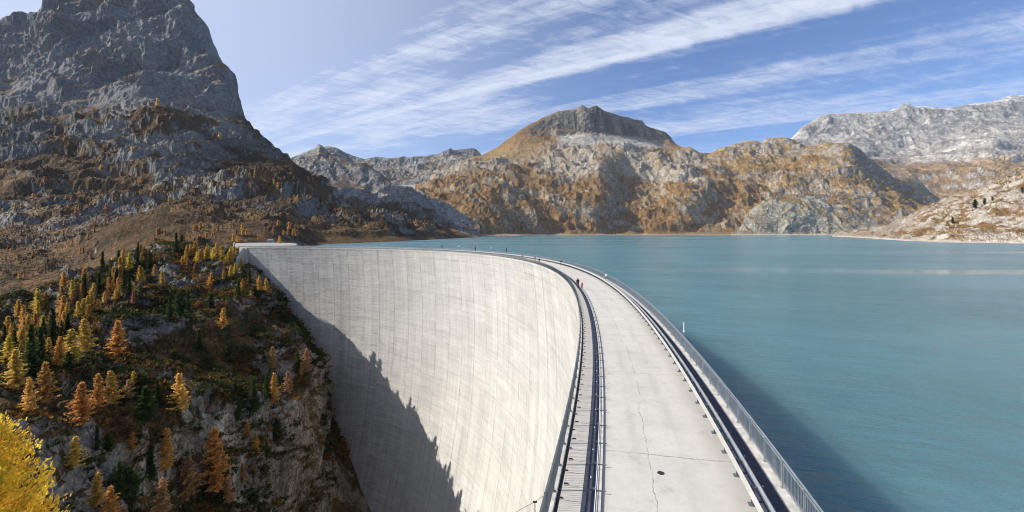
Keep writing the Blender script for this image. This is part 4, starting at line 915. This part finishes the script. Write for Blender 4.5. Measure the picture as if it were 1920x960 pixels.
def conifer(H, Rr, nb, nt, size, shape='larch', seed=0, bare=.10, up=.15):
    """trunk mesh + crown mesh; boughs radiate from the trunk and carry flat needle sprays"""
    g = np.random.default_rng(seed); C_, U_, V_, K_ = [], [], [], []
    br = MB(); lean = g.normal(0, .015, 2)
    br.tube([(0, 0, -1.0), (0, 0, 0), (lean[0] * H * .5, lean[1] * H * .5, H * .5), (lean[0] * H, lean[1] * H, H * .97)], [.020 * H, .016 * H, .009 * H, .003 * H], 6)
    lop = g.uniform(0, 2 * PI); 
    for i in range(nb):
        t = bare + (1 - bare) * ((i + g.uniform(0, .9)) / nb) ** .9
        az = i * 2.399 + g.normal(0, .35)
        if shape == 'larch': r = Rr * (1 - t) ** .68 * (.45 + .55 * min(1, (t - bare) / .14 + .25)) + .03 * H * (1 - t)
        elif shape == 'pine': r = Rr * (max(0., 1 - ((t - .42) / .6) ** 2) if t > .42 else .78 + .22 * t / .42)
        else: r = Rr * (1 - t) ** .9 + .02 * H * (1 - t)
        r *= g.uniform(.50, 1.18) * (1 + .14 * math.cos(az - lop))
        if g.random() < .14: r *= .45
        k = max(3, int(nt * (r / Rr) + 2)); q = (np.arange(k) + g.uniform(.2, .8, k)) / k
        dr = np.array((math.cos(az), math.sin(az), 0)); sd = np.array((-dr[1], dr[0], 0))
        zz = H * t + r * (-(.32 if shape == 'spruce' else .12) * q + (up + .25 * t) * q * q) 
        base = np.array((lean[0] * H * t, lean[1] * H * t, 0))
        c = base + dr * (r * q)[:, None] + np.c_[0 * q, 0 * q, zz]
        if i % 3 == 0 and shape != 'pine': br.tube([base + np.array((0, 0, H * t)), base + dr * r * .55 + np.array((0, 0, float(np.interp(.55, q, zz))))], [.006 * H * .5, .0015 * H], 3, False)
        for rep in range(3):
            s = size * g.uniform(.55, 1.25, k) * (1.15 - .5 * q)
            cc = c + g.normal(0, 1, (k, 3)) * (size * np.array((.55, .55, .35)))
            rot = g.uniform(0, 2 * PI, k); u = dr * np.cos(rot)[:, None] + sd * np.sin(rot)[:, None] + g.normal(0, .35, (k, 3)); v = np.cross(u, g.normal(0, .5, (k, 3)) + np.array((0, 0, 1)))
            u /= np.linalg.norm(u, axis=1)[:, None]; v /= np.linalg.norm(v, axis=1)[:, None] + 1e-6
            C_.append(cc); U_.append(u * s[:, None]); V_.append(v * (s * .42)[:, None]); K_.append(g.uniform(.62, 1.3) * g.uniform(.8, 1.2, k))
    C_, U_, V_, K_ = map(np.concatenate, (C_, U_, V_, K_))
    Vv, Q = quads(C_, U_, V_)
    me = np_mesh('crown', Vv, Q, [M_LEAF]); set_col(me, 'Col', np.repeat(K_, 4)[:, None] * np.array((1, 1, 1)) * (1 + np.repeat(g.normal(0, .06, (len(K_), 3)), 4, 0)))
    return br.mesh('trunk', M_BARK), me, H
PROTO = {
 'larch': [conifer(12, 3.7, 96, 12, .40, 'larch', 11 + i, .07) for i in range(3)] + [conifer(12, 3.1, 88, 11, .38, 'larch', 21 + i, .10) for i in range(2)] + [conifer(12, 4.3, 96, 13, .42, 'larch', 31, .05)],
 'spruce': [conifer(12, 2.3, 96, 10, .36, 'spruce', 41 + i, .04, .05) for i in range(3)],
 'pine': [conifer(10, 2.9, 84, 9, .44, 'pine', 51 + i, .10, .2) for i in range(2)],
 'far_larch': [conifer(12, 3.4, 34, 5, .9, 'larch', 61 + i, .05) for i in range(3)],
 'far_pine': [conifer(10, 2.4, 26, 4, .8, 'pine', 71, .08)],
}
TREES = []
TONE = {'orange': (.70, .40, .12), 'golden': (.78, .54, .15), 'rusty': (.52, .32, .17), 'yellow': (.74, .56, .10), 'green': (.06, .095, .032), 'olive': (.10, .12, .03)}
def tree(px, py_base, h_px, kind, tone, region, which=('spur',), hit_=None):
    r = hit_ or hit(px, py_base, which)
    if r is None: return None
    p = r[0]; d = p.y; H = h_px * d / F
    fam = kind if h_px > 15 else {'larch': 'far_larch', 'spruce': 'far_pine', 'pine': 'far_pine'}[kind]
    tm, cm, H0 = random.choice(PROTO[fam]); s = H / H0
    e = empty({'larch': 'larch_tree', 'spruce': 'spruce_tree', 'pine': 'pine_tree'}[kind], p)
    c = TONE[tone]; j = random.uniform(.82, 1.15); c = (c[0] * j, c[1] * j * random.uniform(.88, 1.1), c[2] * j, 1)
    w_ = s * random.uniform(.92, 1.12); az = random.uniform(0, 6.28)
    for nm, me_ in (('trunk', tm), ('crown', cm)):
        o = link_mesh(nm, me_, e); o.color = c; o.rotation_euler = (0, 0, az); o.scale = (w_, w_, s)
    TREES.append((px, tone, kind, region, e, h_px)); return e

LS = 'on the dark slope left of the gorge'
hand = [
 (340, 774, 74, 'larch', 'golden'), (152, 800, 82, 'larch', 'orange'), (183, 768, 66, 'larch', 'orange'), (209, 763, 68, 'larch', 'golden'), (311, 888, 84, 'larch', 'golden'),
 (404, 928, 124, 'larch', 'orange'), (352, 935, 78, 'larch', 'rusty'), (303, 975, 78, 'larch', 'rusty'), (181, 955, 68, 'larch', 'golden'), (205, 985, 74, 'larch', 'orange'), (137, 880, 60, 'larch', 'golden'),
 (247, 846, 38, 'larch', 'orange'), (514, 760, 60, 'larch', 'orange'), (542, 738, 42, 'larch', 'rusty'), (510, 692, 42, 'larch', 'rusty'), (574, 700, 46, 'larch', 'rusty'), (565, 706, 26, 'larch', 'golden'),
 (464, 820, 34, 'larch', 'orange'), (481, 850, 38, 'larch', 'yellow'), (455, 905, 36, 'larch', 'rusty'), (429, 948, 50, 'larch', 'rusty'), (55, 775, 66, 'larch', 'golden'), (86, 760, 80, 'larch', 'orange'), (250, 722, 26, 'larch', 'yellow'),
 (240, 748, 36, 'larch', 'rusty'), (418, 618, 40, 'larch', 'orange'), (487, 880, 24, 'larch', 'rusty'), (494, 835, 20, 'larch', 'rusty'), (370, 872, 26, 'larch', 'rusty'), (20, 915, 60, 'larch', 'orange'),
 (58, 700, 92, 'spruce', 'green'), (76, 690, 78, 'spruce', 'green'), (273, 798, 72, 'pine', 'green'), (295, 756, 44, 'spruce', 'green'), (241, 952, 78, 'pine', 'green'), (222, 936, 70, 'spruce', 'green'),
 (182, 845, 46, 'spruce', 'green'), (203, 850, 38, 'pine', 'green'), (283, 902, 68, 'spruce', 'green'), (263, 822, 32, 'spruce', 'green'), (447, 788, 42, 'spruce', 'green'), (476, 772, 60, 'spruce', 'green'), (500, 748, 50, 'spruce', 'green'),
 (519, 830, 44, 'pine', 'green'), (558, 700, 42, 'spruce', 'olive'), (373, 660, 42, 'spruce', 'green'), (318, 604, 48, 'spruce', 'green'), (337, 594, 46, 'pine', 'green'), (353, 590, 46, 'spruce', 'green'), (500, 860, 30, 'pine', 'olive'), (128, 700, 40, 'pine', 'green')]
for a in hand: tree(*a, LS)
BE = 'on the rocky bench beside the dam'
for a in [(305, 535, 27, 'larch', 'golden'), (396, 538, 26, 'larch', 'orange'), (500, 556, 34, 'larch', 'golden'), (486, 546, 28, 'larch', 'orange'), (432, 522, 24, 'larch', 'golden'), (420, 526, 20, 'larch', 'orange'), (441, 514, 20, 'larch', 'yellow'), (452, 506, 22, 'larch', 'golden'),
          (243, 552, 40, 'spruce', 'green'), (218, 546, 36, 'spruce', 'green'), (233, 549, 42, 'spruce', 'green'), (280, 502, 34, 'spruce', 'olive'), (330, 474, 38, 'spruce', 'green'), (447, 560, 34, 'spruce', 'green'), (468, 530, 28, 'spruce', 'olive'), (477, 556, 18, 'pine', 'green'), (395, 580, 30, 'pine', 'green'),
          (352, 505, 22, 'larch', 'rusty'), (342, 500, 20, 'larch', 'orange'), (366, 512, 18, 'larch', 'orange'), (290, 520, 24, 'larch', 'rusty'), (262, 528, 30, 'larch', 'orange'), (455, 545, 22, 'larch', 'orange'), (470, 560, 16, 'larch', 'rusty'), (322, 520, 14, 'larch', 'rusty')]: tree(*a, BE)
YG = 'in the clump at the dam end'
for i in range(19):
    x = 348 + i * 5.1 + random.uniform(-3, 3); tree(x, 487 + random.uniform(-6, 9) + (x > 420) * 4, random.uniform(20, 33), 'larch', random.choice(['golden', 'yellow', 'golden', 'orange']), YG)
OB = 'in the wood on the left shoulder'
random.seed(23)
for i in range(86):
    t = random.random(); x = 8 + 262 * t; y = 655 - 148 * t + random.gauss(0, 24) + 6
    tree(x, y, random.uniform(24, 44) * (1.12 - .40 * t), 'larch', random.choice(['orange', 'golden', 'golden', 'rusty', 'orange', 'yellow']), OB) if random.random() < .88 else tree(x, y, random.uniform(26, 46), 'spruce', 'green', OB)
for a in [(220, 668, 66, 'larch', 'orange'), (135, 688, 70, 'larch', 'golden'), (160, 664, 66, 'larch', 'golden'), (30, 735, 80, 'larch', 'golden'), (100, 640, 62, 'spruce', 'green'), (97, 652, 50, 'spruce', 'green'), (8, 660, 50, 'spruce', 'green'), (112, 690, 58, 'larch', 'orange')]: tree(*a, OB)
for (px, tone, kind, region, e, h) in TREES:        # fix kind/tone pairs of the random wood
    pass
FS = 'far up the terraced mountainside'
random.seed(5)
far = [(190, 321), (226, 329), (248, 284), (84, 346), (62, 372), (40, 388), (213, 376), (264, 367), (285, 371), (200, 397), (358, 384), (432, 350), (422, 354), (468, 335), (478, 332), (521, 351), (514, 347), (578, 341), (586, 344), (295, 199), (400, 262), (411, 264), (28, 392), (78, 350)]
for x, y in far: tree(x, y, random.uniform(9, 15), 'larch', random.choice(['orange', 'rusty', 'golden']), FS, ('side',))
NR = 'on the slope behind the dam end'
for i in range(34):
    x = random.uniform(335, 560); y = random.uniform(425, 455); tree(x, y, random.uniform(8, 15), 'larch', random.choice(['orange', 'golden', 'rusty', 'orange']), NR, ('side',))
tree(524, 462, 19, 'larch', 'yellow', NR, ('side',)); tree(340, 455, 16, 'pine', 'green', NR, ('side', 'spur'))
MS = 'scattered over the brown middle slope'
for i in range(46):
    x = random.uniform(0, 330); y = random.uniform(400, 560) - x * .22; tree(x, y, random.uniform(7, 13), 'larch', random.choice(['orange', 'golden', 'rusty', 'rusty']), MS, ('side',))
RS = 'on the pale slope right of the lake'
for a in [(1829, 391, 17, 'pine', 'green'), (1846, 384, 12, 'pine', 'olive'), (1861, 377, 8, 'pine', 'green'), (1786, 419, 12, 'pine', 'green'), (1917, 362, 12, 'pine', 'olive')]: tree(*a, RS, ('shore',))

ONES = ['', 'first', 'second', 'third', 'fourth', 'fifth', 'sixth', 'seventh', 'eighth', 'ninth', 'tenth', 'eleventh', 'twelfth', 'thirteenth', 'fourteenth', 'fifteenth', 'sixteenth', 'seventeenth', 'eighteenth', 'nineteenth', 'twentieth']
def ordinal(n):
    if n <= 20: return ONES[n]
    t = n // 10; u = n % 10; return ['', '', 'twenty', 'thirty', 'forty', 'fifty'][t] + '-' + ONES[u] if u else ['', '', 'twentieth', 'thirtieth', 'fortieth'][t]
SPEC = {}
for T in TREES: SPEC.setdefault((T[3], T[2], T[1]), []).append(T)
WORD = {'larch': 'larch', 'spruce': 'spruce', 'pine': 'stone pine'}; TW = {'green': 'dark green', 'olive': 'olive green', 'orange': 'orange', 'golden': 'golden', 'rusty': 'rusty brown', 'yellow': 'bright yellow'}
for (region, kind, tone), L in SPEC.items():
    L.sort(key=lambda t: t[0])
    for n, T in enumerate(L, 1):
        e = T[4]; lab = f"{TW[tone]} {WORD[kind]} {region}"
        if len(L) == 2: lab += ', ' + ('left' if n == 1 else 'right') + ' one of two'
        elif len(L) > 2: lab += ', ' + (ordinal(n) + ' from the left' if n < len(L) else 'rightmost')
        tag(e, lab, WORD[kind], 'trees ' + region)

# the near yellow tree in the bottom left corner
def near_tree():
    g = np.random.default_rng(99); d = 34.; x, y, ztop = W3(-22, 782, d)
    r = BV['spur'].ray_cast(Vector((x, y, 0)), Vector((0, 0, -1))); zb = r[0].z if r[0] is not None else -28.
    H = ztop - zb; e = empty('larch_tree', (x, y, zb)); tag(e, 'large bright yellow larch cut off by the bottom left corner', 'larch')
    br = MB(); br.tube([(0, 0, -.5), (0, 0, H * .4), (.1, .1, H * .96)], [.32, .22, .03], 8)
    C_, U_, V_, K_ = [], [], [], []
    for i in range(420):
        t = .18 + .81 * (i + g.random()) / 420; az = i * 2.399 + g.normal(0, .3)
        r_ = 6.6 * (1 - t) ** .62 * g.uniform(.55, 1.08) + .15
        dr = np.array((math.cos(az), math.sin(az), 0)); b0 = np.array((.1 * t, .1 * t, H * t)); lift = r_ * g.uniform(.30, .62)
        if i % 3 == 0: br.tube([b0, b0 + dr * r_ * .6 + (0, 0, lift * .35), b0 + dr * r_ + (0, 0, lift)], [.05 * (1 - t) + .012, .02, .006], 4, False)
        n = int(r_ * 30); q = g.beta(2.1, 1.0, n)
        c = b0 + dr * (r_ * q)[:, None] + np.c_[0 * q, 0 * q, lift * q ** 1.6] + g.normal(0, .16, (n, 3)) * (.5 + q)[:, None]
        u = dr * .55 + np.array((0, 0, .8)) + g.normal(0, .38, (n, 3)); u /= np.linalg.norm(u, axis=1)[:, None]
        v = np.cross(u, g.normal(0, 1, (n, 3))); v /= np.linalg.norm(v, axis=1)[:, None]
        s = g.uniform(.06, .15, n)
        C_.append(c); U_.append(u * s[:, None]); V_.append(v * (s * .38)[:, None])
        tint = np.array((1, 1, 1)) * g.uniform(.7, 1.25) * g.uniform(.75, 1.25, (n, 1)); tint = tint * np.array((1 + g.normal(0, .1), 1, 1)); K_.append(tint)
    C_, U_, V_, K_ = map(np.concatenate, (C_, U_, V_, K_)); Vv, Q = quads(C_, U_, V_)
    me = np_mesh('crown', Vv, Q, [M_LEAF]); set_col(me, 'Col', np.repeat(K_, 4, 0)); o = link_mesh('crown', me, e); o.color = (.80, .57, .07, 1)
    br.build('trunk', M_BARK, e)
near_tree()

# undergrowth: dwarf shrubs over the spur
def undergrowth():
    g = np.random.default_rng(3); me = spur.data; n = len(me.polygons)
    ce = np.empty(n * 3, np.float32); me.polygons.foreach_get('center', ce); ce = ce.reshape(-1, 3)
    no = np.empty(n * 3, np.float32); me.polygons.foreach_get('normal', no); no = no.reshape(-1, 3)
    ar = np.empty(n, np.float32); me.polygons.foreach_get('area', ar)
    dens = sst(fbm(ce, 22, 4, .6, 77), -.22, .2) * sst(no[:, 2], .10, .5) * (ce[:, 1] > 55) * (ce[:, 1] < 345)
    bear = ce[:, 0] / ce[:, 1]; dens = dens * (bear > -1.3) * (bear < -.36) * (.35 + .65 * (1 - sst(ce[:, 2], -30, -8)))
    w = ar * dens; w /= w.sum(); idx = g.choice(n, 17000, p=w)
    P0 = ce[idx]; m = 20; d = P0[:, 1]
    sz = g.uniform(.5, 1.6, len(idx)) * (.7 + d / 400)
    off = g.normal(0, 1, (len(idx), m, 3)); off[..., 2] = np.abs(off[..., 2]) * .55; c = P0[:, None] + off * sz[:, None, None] * .62
    u = g.normal(0, 1, c.shape); u /= np.linalg.norm(u, axis=-1, keepdims=True); v = np.cross(u, g.normal(0, 1, c.shape)); v /= np.linalg.norm(v, axis=-1, keepdims=True)
    s = (sz * .30)[:, None, None] * g.uniform(.5, 1.2, c.shape[:2] + (1,))
    V, Q = quads(c.reshape(-1, 3), (u * s).reshape(-1, 3), (v * s * .6).reshape(-1, 3))
    pal = np.array([(.035, .05, .016), (.05, .06, .02), (.12, .06, .02), (.20, .10, .03), (.06, .045, .02), (.09, .085, .025), (.26, .16, .04)])
    z = fbm(P0, 14, 3, .5, 5); k = np.clip(((z + g.normal(0, .12, len(z)) + .35) / .7 * 7).astype(int), 0, 6); k = np.array([1, 0, 4, 5, 0, 2, 3])[k]
    K = pal[k][:, None] * g.uniform(.65, 1.4, (len(idx), m, 1)); me2 = np_mesh('undergrowth', V, Q, [M_LEAF]); set_col(me2, 'Col', np.repeat(K.reshape(-1, 3), 4, 0))
    o = link_mesh('undergrowth', me2); tag(o, kind='stuff')
undergrowth()

# ------------------------------------------------------------------ small structures
def slab(name, pts, z, th, mat, kind=None):
    bm = bmesh.new(); a = [bm.verts.new((x, y, z)) for x, y in pts]; f = bm.faces.new(a)
    r = bmesh.ops.extrude_face_region(bm, geom=[f]); vs = [v for v in r['geom'] if isinstance(v, bmesh.types.BMVert)]
    bmesh.ops.translate(bm, verts=vs, vec=(0, 0, -th)); bmesh.ops.recalc_face_normals(bm, faces=bm.faces)
    me = bpy.data.meshes.new(name); bm.to_mesh(me); bm.free(); me.materials.append(mat); o = link_mesh(name, me)
    if kind: tag(o, kind=kind)
    return o
def at(px, d): return ((px - CX) * d / F, d)
slab('pavement', [at(446, 322), at(500, 318), at(556, 345), at(556, 400), at(530, 430), at(440, 420), at(437, 350)], .30, 3.0, simple_mat('grey_gravel_concrete', (.30, .29, .27), .9, var=.25, scale=.5), 'structure')
pw = empty('parapet_wall', (*at(440, 350), .3)); tag(pw, 'pale parapet wall around the platform at the left end of the dam', 'parapet')
for a, b in (((437, 350), (440, 424)), ((440, 424), (530, 434))):
    p, q = np.array(at(*a)), np.array(at(*b)); L = np.linalg.norm(q - p); an = math.atan2(*(q - p)[::-1]); mb = MB(); c = (p + q) / 2
    mb.box((c[0], c[1], .6), (L, .4, .6), Matrix.Rotation(an, 3, 'Z')); mb.box((c[0], c[1], .95), (L, .55, .1), Matrix.Rotation(an, 3, 'Z')); child(mb.build('wall_panel', M_CONC), pw)
# wing wall stepping down from the end of the dam
ww = MB(); A_, B_ = np.array(W3(455, 465.5, 303)), np.array(W3(443, 483, 296))
ww.add([A_, B_, B_ + (0, 0, -6), A_ + (0, 0, -12), A_ + (.6, 3, 0), B_ + (.6, 3, 0), B_ + (.6, 3, -6), A_ + (.6, 3, -12)], [(0, 1, 2, 3), (7, 6, 5, 4), (0, 4, 5, 1), (1, 5, 6, 2), (2, 6, 7, 3), (3, 7, 4, 0)])
tag(ww.build('wing_wall', M_CONC), 'pale sloping concrete wing wall at the left end of the dam', 'wing wall')
def hut(px, py, d, w_, dep, h, label):
    x, y, z = W3(px, py, d); e = empty('stone_hut', (x, y, z)); tag(e, label, 'hut'); m1 = simple_mat('lime_wash', (.55, .52, .46), .9, var=.2); m2 = simple_mat('slate_roof', (.16, .15, .15), .8, var=.25)
    b = MB(); b.box((0, 0, h / 2 - .5), (w_, dep, h + 1)); b.build('wall', m1, e)
    b = MB(); o = .35; a = w_ / 2 + o; c = dep / 2 + o; rh = h * .45
    b.add([(-a, -c, h), (a, -c, h), (a, c, h), (-a, c, h), (-a, 0, h + rh), (a, 0, h + rh)], [(0, 1, 5, 4), (2, 3, 4, 5), (1, 2, 5), (3, 0, 4), (3, 2, 1, 0)]); b.build('roof', m2, e)
    b = MB(); b.box((w_ * .2, -dep / 2 - .03, 1.0), (.9, .08, 2.0)); b.build('door', M_DARK, e)
    b = MB(); b.box((-w_ * .22, -dep / 2 - .03, 1.5), (.8, .08, .8)); b.build('window', M_DARK, e)
hut(508, 455.5, 440, 5, 4, 2.6, 'small pale hut among larches behind the left end of the dam')
# pale boulders by the water at the dam end
for i, (px, py, s) in enumerate([(540, 459.5, 2.6), (548, 460, 2.2), (553, 459.5, 1.6)]):
    bm = bmesh.new(); bmesh.ops.create_icosphere(bm, subdivisions=3, radius=1)
    co = np.array([v.co[:] for v in bm.verts]); n_ = fbm(co + i * 9, .9, 4, .6, i) * .9 + np.round(fbm(co + i * 5, 1.4, 1, .5, i) * 4) * .12
    for v, k in zip(bm.verts, n_): v.co *= (1 + float(k)); v.co.z *= .6; v.co.x *= 1.4
    me = bpy.data.meshes.new('boulder'); bm.to_mesh(me); bm.free(); me.materials.append(M_CONC)
    o = link_mesh('boulder', me, None, W3(px, py, 400)); o.scale = (s, s, s); tag(o, ['pale boulder by the water behind the dam end, leftmost of three', 'pale boulder by the water behind the dam end, middle of three', 'small pale boulder by the water behind the dam end, rightmost of three'][i], 'boulder', 'boulders behind the dam end')
# the small older dam up the side valley
dd = 3080.; xs = np.linspace(733, 779, 24); t = np.linspace(-1, 1, 24)
V = []
for x, k in zip(xs, t):
    d = dd + 40 * (1 - k * k)
    for z_, dy in ((HC - (358.5 - HY) * dd / F - 30, -14), (HC - (358.5 - HY) * dd / F + 16, -9), (HC - (347.5 - HY) * dd / F, 0), (HC - (347.5 - HY) * dd / F, 8), (HC - (362 - HY) * dd / F - 30, 8)): V.append((((x - CX) / F) * dd, d + dy, z_))
Q = []
for i in range(23):
    for j in range(4): a = i * 5 + j; Q.append((a, a + 5, a + 6, a + 1))
od = empty('gravity_dam', (((755 - CX) / F) * dd, dd, HC - (358 - HY) * dd / F)); tag(od, 'small grey dam far off in the side valley below the pyramid peak', 'dam')
M_OLD = simple_mat('old_grey_concrete', (.30, .31, .32), .9, var=.25, scale=.05)
child(link_mesh('wall', np_mesh('wall', V, Q, [M_OLD])), od)
mb = MB()
for i in range(23): mb.tube([np.array(V[i * 5 + 2]) + (0, 4, 2), np.array(V[i * 5 + 7]) + (0, 4, 2)], 3, 4)
child(mb.build('crest_parapet', M_CONC), od)

# ------------------------------------------------------------------ people on the crest
SKIN = simple_mat('skin', (.45, .27, .19), .6, var=.05); HAIR = simple_mat('brown_hair', (.05, .035, .025), .7, var=.2)
def cloth(name, c): return simple_mat(name, c, .85, var=.12, scale=9)
def person(x, y, z, face_az, H, top, legs, label, pose='walk', cap=None, pack=None):
    """one skinned body; clothing colours follow the body's zones"""
    s = H / 1.78; st = {'walk': .22, 'stand': .04, 'lean': .05}[pose]; ln = {'walk': .04, 'stand': 0, 'lean': .28}[pose]
    J = {'pel': (0, 0, .95), 'wai': (0, .01 + ln * .2, 1.12), 'che': (0, .02 + ln * .8, 1.36), 'nec': (0, .03 + ln * 1.1, 1.50), 'hea': (0, .05 + ln * 1.2, 1.60), 'top': (0, .05 + ln * 1.25, 1.73),
         'hl': (-.10, 0, .90), 'kl': (-.11, st * .55 + .03, .50), 'al': (-.11, st, .09), 'tl': (-.11, st + .15, .04), 'hr': (.10, 0, .90), 'kr': (.11, -st * .25 + .03, .50), 'ar': (.11, -st * 1.1, .11), 'tr': (.11, -st * 1.1 + .14, .05),
         'sl': (-.19, .02 + ln * .9, 1.42), 'el': (-.25, -st * .5 + ln * .9, 1.15), 'wl': (-.25, -st * .6 + .1 + ln * 1.5, .92), 'fl': (-.245, -st * .6 + .15 + ln * 1.6, .83),
         'sr': (.19, .02 + ln * .9, 1.42), 'er': (.25, st * .4 + ln * .9, 1.15), 'wr': (.25, st * .8 + .1 + ln * 1.5, .94), 'fr': (.245, st * .9 + .15 + ln * 1.6, .86)}
    E = 'pel-wai wai-che che-nec nec-hea hea-top pel-hl hl-kl kl-al al-tl pel-hr hr-kr kr-ar ar-tr che-sl sl-el el-wl wl-fl che-sr sr-er er-wr wr-fr'.split()
    Rd = dict(pel=.15, wai=.14, che=.17, nec=.06, hea=.095, top=.075, hl=.10, kl=.065, al=.045, tl=.04, hr=.10, kr=.065, ar=.045, tr=.04, sl=.08, el=.055, wl=.04, fl=.035, sr=.08, er=.055, wr=.04, fr=.035)
    ks = list(J); bm = bmesh.new(); vs = {k: bm.verts.new(Vector(J[k]) * s) for k in ks}
    for e_ in E: a, b = e_.split('-'); bm.edges.new((vs[a], vs[b]))
    me = bpy.data.meshes.new('person'); bm.to_mesh(me); bm.free(); o = link_mesh('person', me)
    sm = o.modifiers.new('s', 'SKIN'); o.modifiers.new('d', 'SUBSURF').levels = 1
    for i, k in enumerate(ks): me.skin_vertices[0].data[i].radius = (Rd[k] * s, Rd[k] * s); me.skin_vertices[0].data[i].use_root = (k == 'pel')
    dg = bpy.context.evaluated_depsgraph_get(); dg.update(); m2 = bpy.data.meshes.new_from_object(o.evaluated_get(dg)); o.modifiers.clear(); o.data = m2
    m2.materials.clear()
    for m in (cloth('jacket', top), cloth('trousers', legs), SKIN, M_DARK): m2.materials.append(m)
    for p in m2.polygons:
        c = p.center / s; hand = abs(c.x) > .2 and c.z < .93; p.use_smooth = True
        p.material_index = 3 if c.z < .10 else 2 if (c.z > 1.49 or hand) else 0 if (c.z > .90 or abs(c.x) > .2) else 1
    o.location = (x, y, z); o.rotation_euler = (0, 0, face_az); tag(o, label, 'person')
    b = bmesh.new(); bmesh.ops.create_uvsphere(b, u_segments=12, v_segments=8, radius=.108 * s)
    for v in b.verts: v.co.z = max(v.co.z, -.02 * s)
    hm = bpy.data.meshes.new('hair'); b.to_mesh(hm); b.free(); hm.materials.append(cap or HAIR); h = link_mesh('hair' if cap is None else 'cap', hm, o); h.location = (0, (J['hea'][1] - .012) * s, 1.665 * s)
    if pack:
        b = MB(); b.box((0, -.19 * s + ln * .5, 1.27 * s), (.30 * s, .20 * s, .46 * s)); b.box((0, -.28 * s + ln * .5, 1.2 * s), (.22 * s, .06 * s, .22 * s)); b.build('backpack', cloth('pack', pack), o)
    return o
def onroad(px, py, z=0.): d = F * (HC - z) / (py - HY); return ((px - CX) * d / F, d, z)
hd0 = chead(75) - PI / 2
person(*onroad(1083.5, 540), hd0, 1.84, (.030, .018, .016), (.018, .018, .022), 'adult in dark jacket and trousers walking away beside a child in orange', 'walk', None, (.035, .02, .018))
person(*onroad(1091.5, 543), hd0, 1.36, (.75, .10, .02), (.03, .06, .16), 'child in orange jacket and blue trousers walking on the crest road', 'walk')
def at_s(px, off, smin=50):
    s_ = np.linspace(smin, S1, 4000); x, y = cpt(s_, off); k = int(np.argmin(np.abs(CX + F * x / y - px))); return float(x[k]), float(y[k]), float(s_[k])
x, y, s_ = at_s(1051.5, 6.4, 75); person(x, y, 0, chead(s_) - PI, 1.78, (.02, .03, .08), (.02, .02, .03), 'person in navy standing at the crash barrier far along the road', 'lean')
x, y, s_ = at_s(1003, 3.5, 95); person(x, y, 0, chead(s_) + 2.0, 1.72, (.08, .09, .12), (.05, .05, .06), 'person in grey walking on the far crest, left of the two there', 'walk')
x, y, s_ = at_s(1011, 1.9, 90); person(x, y, 0, chead(s_) - PI / 2, 1.75, (.05, .045, .04), (.10, .09, .07), 'person in dark brown at the kerb on the far crest', 'walk')
x, y, s_ = at_s(1134.5, 7.75, 40); person(x, y, .1, chead(s_) - PI, 1.62, (.80, .80, .78), (.02, .02, .03), 'person in white jacket and dark trousers leaning on the lake railing', 'lean')
x, y, s_ = at_s(980, 3.0, 110); person(x, y, 0, chead(s_) - PI / 2, 1.7, (.25, .24, .22), (.12, .12, .13), 'person in pale grey farthest along the curve of the crest road', 'walk')
